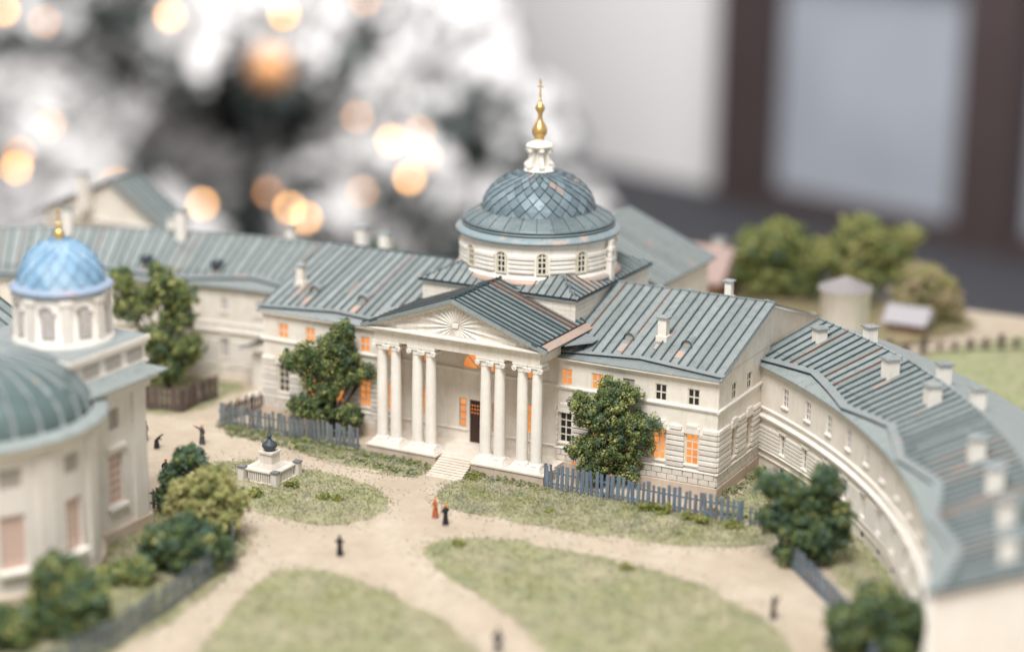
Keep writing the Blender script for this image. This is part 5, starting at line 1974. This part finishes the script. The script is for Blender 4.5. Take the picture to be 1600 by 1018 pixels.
# weeds at the foot of fences and walls
rng = random.Random(77)
mb = MB()
lines = [((-16.0, -3.15), (-6.2, -3.1), 90, .22), ((-6.0, -3.3), (-1.3, -3.4), 60, .17), ((-9, -4.0), (-1.4, -4.9), 60, .13), ((1.4, -3.2), (5.8, -3.2), 50, .15), ((6, -3.3), (17.5, -3.4), 40, .12),
         ((15.2, -.6), (15.4, 6), 40, .16), ((-15, -4.0), (-9, -4.2), 40, .12), ((15.2, -2.0), (19.5, -2.2), 30, .15)]
for a, b, n, r in lines:
    for _ in range(n):
        f = rng.random()
        x, y = a[0]+(b[0]-a[0])*f+rng.uniform(-.2, .2), a[1]+(b[1]-a[1])*f+rng.gauss(0, .22)
        crown_mesh(mb, [(x, y, r*.5+.05, r*rng.uniform(.7, 1.5), r, r*.7)], rng, 1, 14, .05, (.35, .25, .2, .2), r*.55)
tag(mb.build('weeds', ['grass_c', 'leaf_mid', 'moss', 'grass_a']), 'low weeds at the foot of the fences and walls', None, None, 'stuff')
mb = MB()
for _ in range(240):                                  # crumbs and pebbles scattered on the paths
    x, y = rng.uniform(-14, 24), rng.uniform(-20, -2.5)
    s = rng.uniform(.02, .05)
    mb.obox((x, y, s*.4), (s, s*.3, 0), (-s*.3, s*.8, 0), (0, 0, s*.6))
for x, y in EDGE:
    if rng.random() < .45 and -14 < x < 24:
        x, y = x+rng.gauss(0, .15), y+rng.gauss(0, .15)
        s = rng.uniform(.015, .05)
        mb.obox((x, y, s*.4), (s, s*.4, 0), (-s*.3, s*.8, 0), (0, 0, s*.6))
tag(mb.build('pebbles', 'stonegrey'), 'tiny pebbles scattered over the sandy paths', None, None, 'stuff')
for i, (x, y, z) in enumerate(((8.0, -2.55, 1.1), (7.5, -2.7, 1.62), (9.9, -3.0, 1.42))):
    mb = MB()
    mb.poly([(x-.14, y, z), (x, y-.02, z-.06), (x+.15, y, z+.02), (x+.02, y-.01, z+.09)], (.02, .03, .02))
    tag(mb.build('fallen_leaf', 'leaf_red'), ('orange leaf caught in the tree right of the portico', 'orange leaf low in the tree above the blue pickets', 'orange leaf on top of the blue fence')[i], 'leaf', 'orange leaves')


# ---------------------------------------------------------------- painted figures
def person(loc, h, yaw, label, robe='robe_black', head='skin', hair=None, arms=((-.2, .05, .45), (.2, .05, .45)), hunch=0.0, skirt=1.0, legs=False):
    """arms: hand positions relative to the feet, in units of the height, in the figure's own frame (x right, y forward)"""
    bm = bmesh.new()
    mb = MB()
    H_ = 1.0
    hem = .175*skirt

    def off(z):
        return hunch*max(0, z-.45)**1.3
    rings = [(hem*.6, 0.0), (hem, .01), (hem*.97, .12), (hem*.82, .30), (hem*.72, .45), (.115, .56), (.125, .66), (.135, .745), (.115, .79), (.06, .82), (.047, .845), (.05, .86),
             (.072, .885), (.08, .92), (.075, .96), (.05, .99), (.012, 1.0)]
    if legs:
        rings[0:5] = [(.05, .30), (.13, .31), (.13, .36), (.125, .42), (.12, .48)]
    seg = 14
    vv = []
    for r, z in rings:
        fl_ = .68 if .5 < z < .83 else (.85 if z < .5 else 1.0)
        for i in range(seg):
            a = 2*PI*i/seg
            vv.append((r*math.cos(a)*(1.12 if .6 < z < .8 else 1), r*math.sin(a)*fl_+off(z), z-hunch*.5*max(0, z-.5)))
    n = len(rings)
    fs = [(j*seg+i, j*seg+(i+1) % seg, (j+1)*seg+(i+1) % seg, (j+1)*seg+i) for j in range(n-1) for i in range(seg)]
    fs += [tuple(reversed(range(seg))), tuple((n-1)*seg+i for i in range(seg))]
    mb.add(vv, fs, 0, True)
    zs = .755
    for sx, hand in zip((-1, 1), arms):
        sh = Vector((sx*.125, off(zs), zs-hunch*.5*(zs-.5)))
        hd = Vector(hand)
        el = (sh+hd)/2+Vector((sx*.045, -.03, -.02))
        mb.tube([sh, el, hd, hd+(hd-el).normalized()*.045], [.052, .044, .032, .02], 8)
    # nose and brow
    zc = .92
    c = Vector((0, off(zc), zc-hunch*.5*(zc-.5)))
    mb.obox(c+Vector((0, .08, -.005)), (.012, 0, 0), (0, .018, 0), (0, 0, .02))
    if legs:
        for sx in (-1, 1):
            mb.tube([(sx*.055, 0, .38), (sx*.06, .02, .2), (sx*.06, 0, .03)], [.07, .055, .045], 8)
            mb.tube([(sx*.06, -.03, .025), (sx*.065, .08, .02)], [.035, .028], 6)
    me = mb.mesh('person_raw', 'robe_black')
    tmp = bpy.data.objects.new('person_raw', me)
    COL.objects.link(tmp)
    md = tmp.modifiers.new('r', 'REMESH')
    md.mode = 'VOXEL'
    md.voxel_size = .016
    md.use_smooth_shade = True
    dg = bpy.context.evaluated_depsgraph_get()
    dg.update()
    out = bpy.data.meshes.new_from_object(tmp.evaluated_get(dg))
    bpy.data.objects.remove(tmp)
    out.materials.clear()
    for m in (robe, head, hair or head):
        out.materials.append(M[m])
    hz = .85-hunch*.5*.35
    hands = [Vector(a) for a in arms]
    for p in out.polygons:
        q = p.center
        mi = 0
        if q.z > hz and abs(q.x) < .1:
            mi = 2 if (q.z > hz+.075 or (q.y-off(.92)) < -.01) else 1
        elif any((q-a).length < .05 for a in hands):
            mi = 1
        p.material_index = mi
        p.use_smooth = True
    o = bpy.data.objects.new('person', out)
    mw = Matrix.Translation(Vector((*loc, .03))) @ Matrix.Rotation(yaw, 4, 'Z') @ Matrix.Scale(h, 4)
    link(o, None, mw)
    tag(o, label, 'person', 'painted figures in the forecourt')
    b2 = MB()
    b2.lathe((loc[0], loc[1], 0), [(.0, .0), (.2, .0), (.2, .05), (.17, .065), (.0, .066)], 14)
    b2.build('figure_base', 'base_grey' if not legs else 'sand', o)
    return o


person((2.95, -9.93), 1.06, rad(150), 'person in a long orange dress and scarf near the steps', 'robe_orange', 'skin', 'hat_orange', ((-.16, .12, .55), (.16, .12, .55)), .0, 1.05)
person((3.98, -10.64), 1.16, rad(60), 'person in a long black robe beside the one in orange', 'robe_black', 'skin', 'hat_orange', ((-.15, .14, .55), (.15, .14, .58)), .0, .85)
person((1.48, -16.97), 1.10, rad(20), 'person in a dark robe standing alone on the sandy crossing', 'robe_black', 'skin', 'robe_black', ((-.22, .10, .62), (.22, .10, .62)), .0, .9)
person((13.83, -23.14), 1.12, rad(10), 'blurred person in dark grey clothing at the bottom edge', 'robe_grey', 'robe_grey', 'robe_black', ((-.18, .02, .45), (.18, .02, .45)), .0, .9)
person((23.33, -13.6), 1.14, rad(-40), 'blurred person in black raising one arm on the right path', 'robe_black', 'skin', 'robe_black', ((-.18, .1, .5), (.30, .12, 1.12)), .05, .85)
person((-14.9, -6.31), 1.2, rad(170), 'person in a long dark gown pointing with one outstretched arm', 'robe_grey', 'skin', 'skin', ((-.15, .1, .5), (.36, .2, .92)), .0, .95)
person((-16.77, -8.18), 1.05, rad(-60), 'person in a black robe bowing forward near the church', 'robe_black', 'robe_black', 'robe_black', ((-.14, .26, .5), (.14, .26, .5)), .8, 1.1)
person((-18.2, -7.41), 1.2, rad(-90), 'person in dark grey half hidden by the church corner', 'robe_grey', 'robe_grey', 'robe_black', ((-.16, .05, .48), (.16, .05, .48)), .0, .8)
person((-13.0, -12.2), 1.2, rad(0), 'person with orange hair in a navy coat behind the dark shrub', 'robe_navy', 'skin', 'hat_orange', ((-.2, .02, .48), (.22, .05, .45)), .0, 1.0, True)

# ---------------------------------------------------------------- far model buildings
g = thing('gabled_house', (-39, 20, 0), 'cream gabled house with grey roof far behind the left wing', 'house')
mb = MB()
mb.box(-45.6, -35.0, 16.2, 19, 0, 6.3)
mb.build('wall', 'plaster', g)
mb = MB()
mb.poly([(-46, 16.1, 6.3), (-34.8, 16.1, 6.3), (-39.2, 16.1, 9.3)], (0, .3, 0))
mb.build('gable', 'plaster', g)
mb = MB()
mb.tube([(-46, 15.95, 6.35), (-34.7, 15.95, 6.35)], .16, 6)
mb.build('cornice', 'trim', g)
uv = Vector((-4.5, 0, 3.1))
slope_roof(g, 'roof', (-34.5, 15.6, 6.35), (0, 1, 0), uv, 6, .6, lambda s: uv.length, sheet='roof_far', seam='seam')
mb = MB()
mb.poly([(-39.0, 15.6, 9.5), (-46.6, 15.6, 6.2), (-46.6, 19.2, 6.2), (-39.0, 19.2, 9.5)], (0, 0, .12))
mb.build('roof', 'lead', g)
chimney(g, 'chimney', -41.0, 15.2, 7.9, .75, 2.0, mat='trim', foot=False)
g = thing('round_tower', (12.8, 27, 0), 'white round tower with conical grey roof behind the right wing', 'tower')
mb = MB()
mb.lathe((12.8, 27, 0), [(1.62, 0), (1.62, 5.45), (1.76, 5.55), (1.76, 5.7)], 32)
mb.build('wall', 'trim', g)
mb = MB()
mb.lathe((12.8, 27, 0), [(1.82, 5.7), (1.78, 5.78), (.1, 6.5), (.0, 6.55)], 32)
mb.build('roof', 'tower_roof', g)
g = thing('red_house', (-2.5, 41, 0), 'blurred house with faded red roof behind the palace', 'house')
mb = MB()
mb.box(-6.4, -.6, 38, 42.5, 0, 2.0)
mb.build('wall', 'wood_brown', g)
mb = MB()
mb.poly([(-6.8, 37.6, 1.9), (-6.8, 43, 1.9), (-6.8, 40.2, 4.2)], (6.6, 0, 0))
mb.build('roof', 'brick_red', g)
chimney(g, 'chimney', -1.6, 40.6, 3.4, .8, 1.2, mat='stone', foot=False)
g = thing('hut', (13.8, 38.6, 0), 'small brown hut with pale lilac roof on the far lawn', 'hut')
mb = MB()
mb.box(12.5, 15.1, 37.8, 39.4, 0, .95)
mb.build('wall', 'wood_brown', g)
mb = MB()
dd = Vector((.88, .47, 0))
mb.poly([(12.2, 37.3, .9), (12.2, 40.0, .9), (12.2, 38.7, 1.95)], (3.2, 0, 0))
mb.build('roof', 'lilac', g)
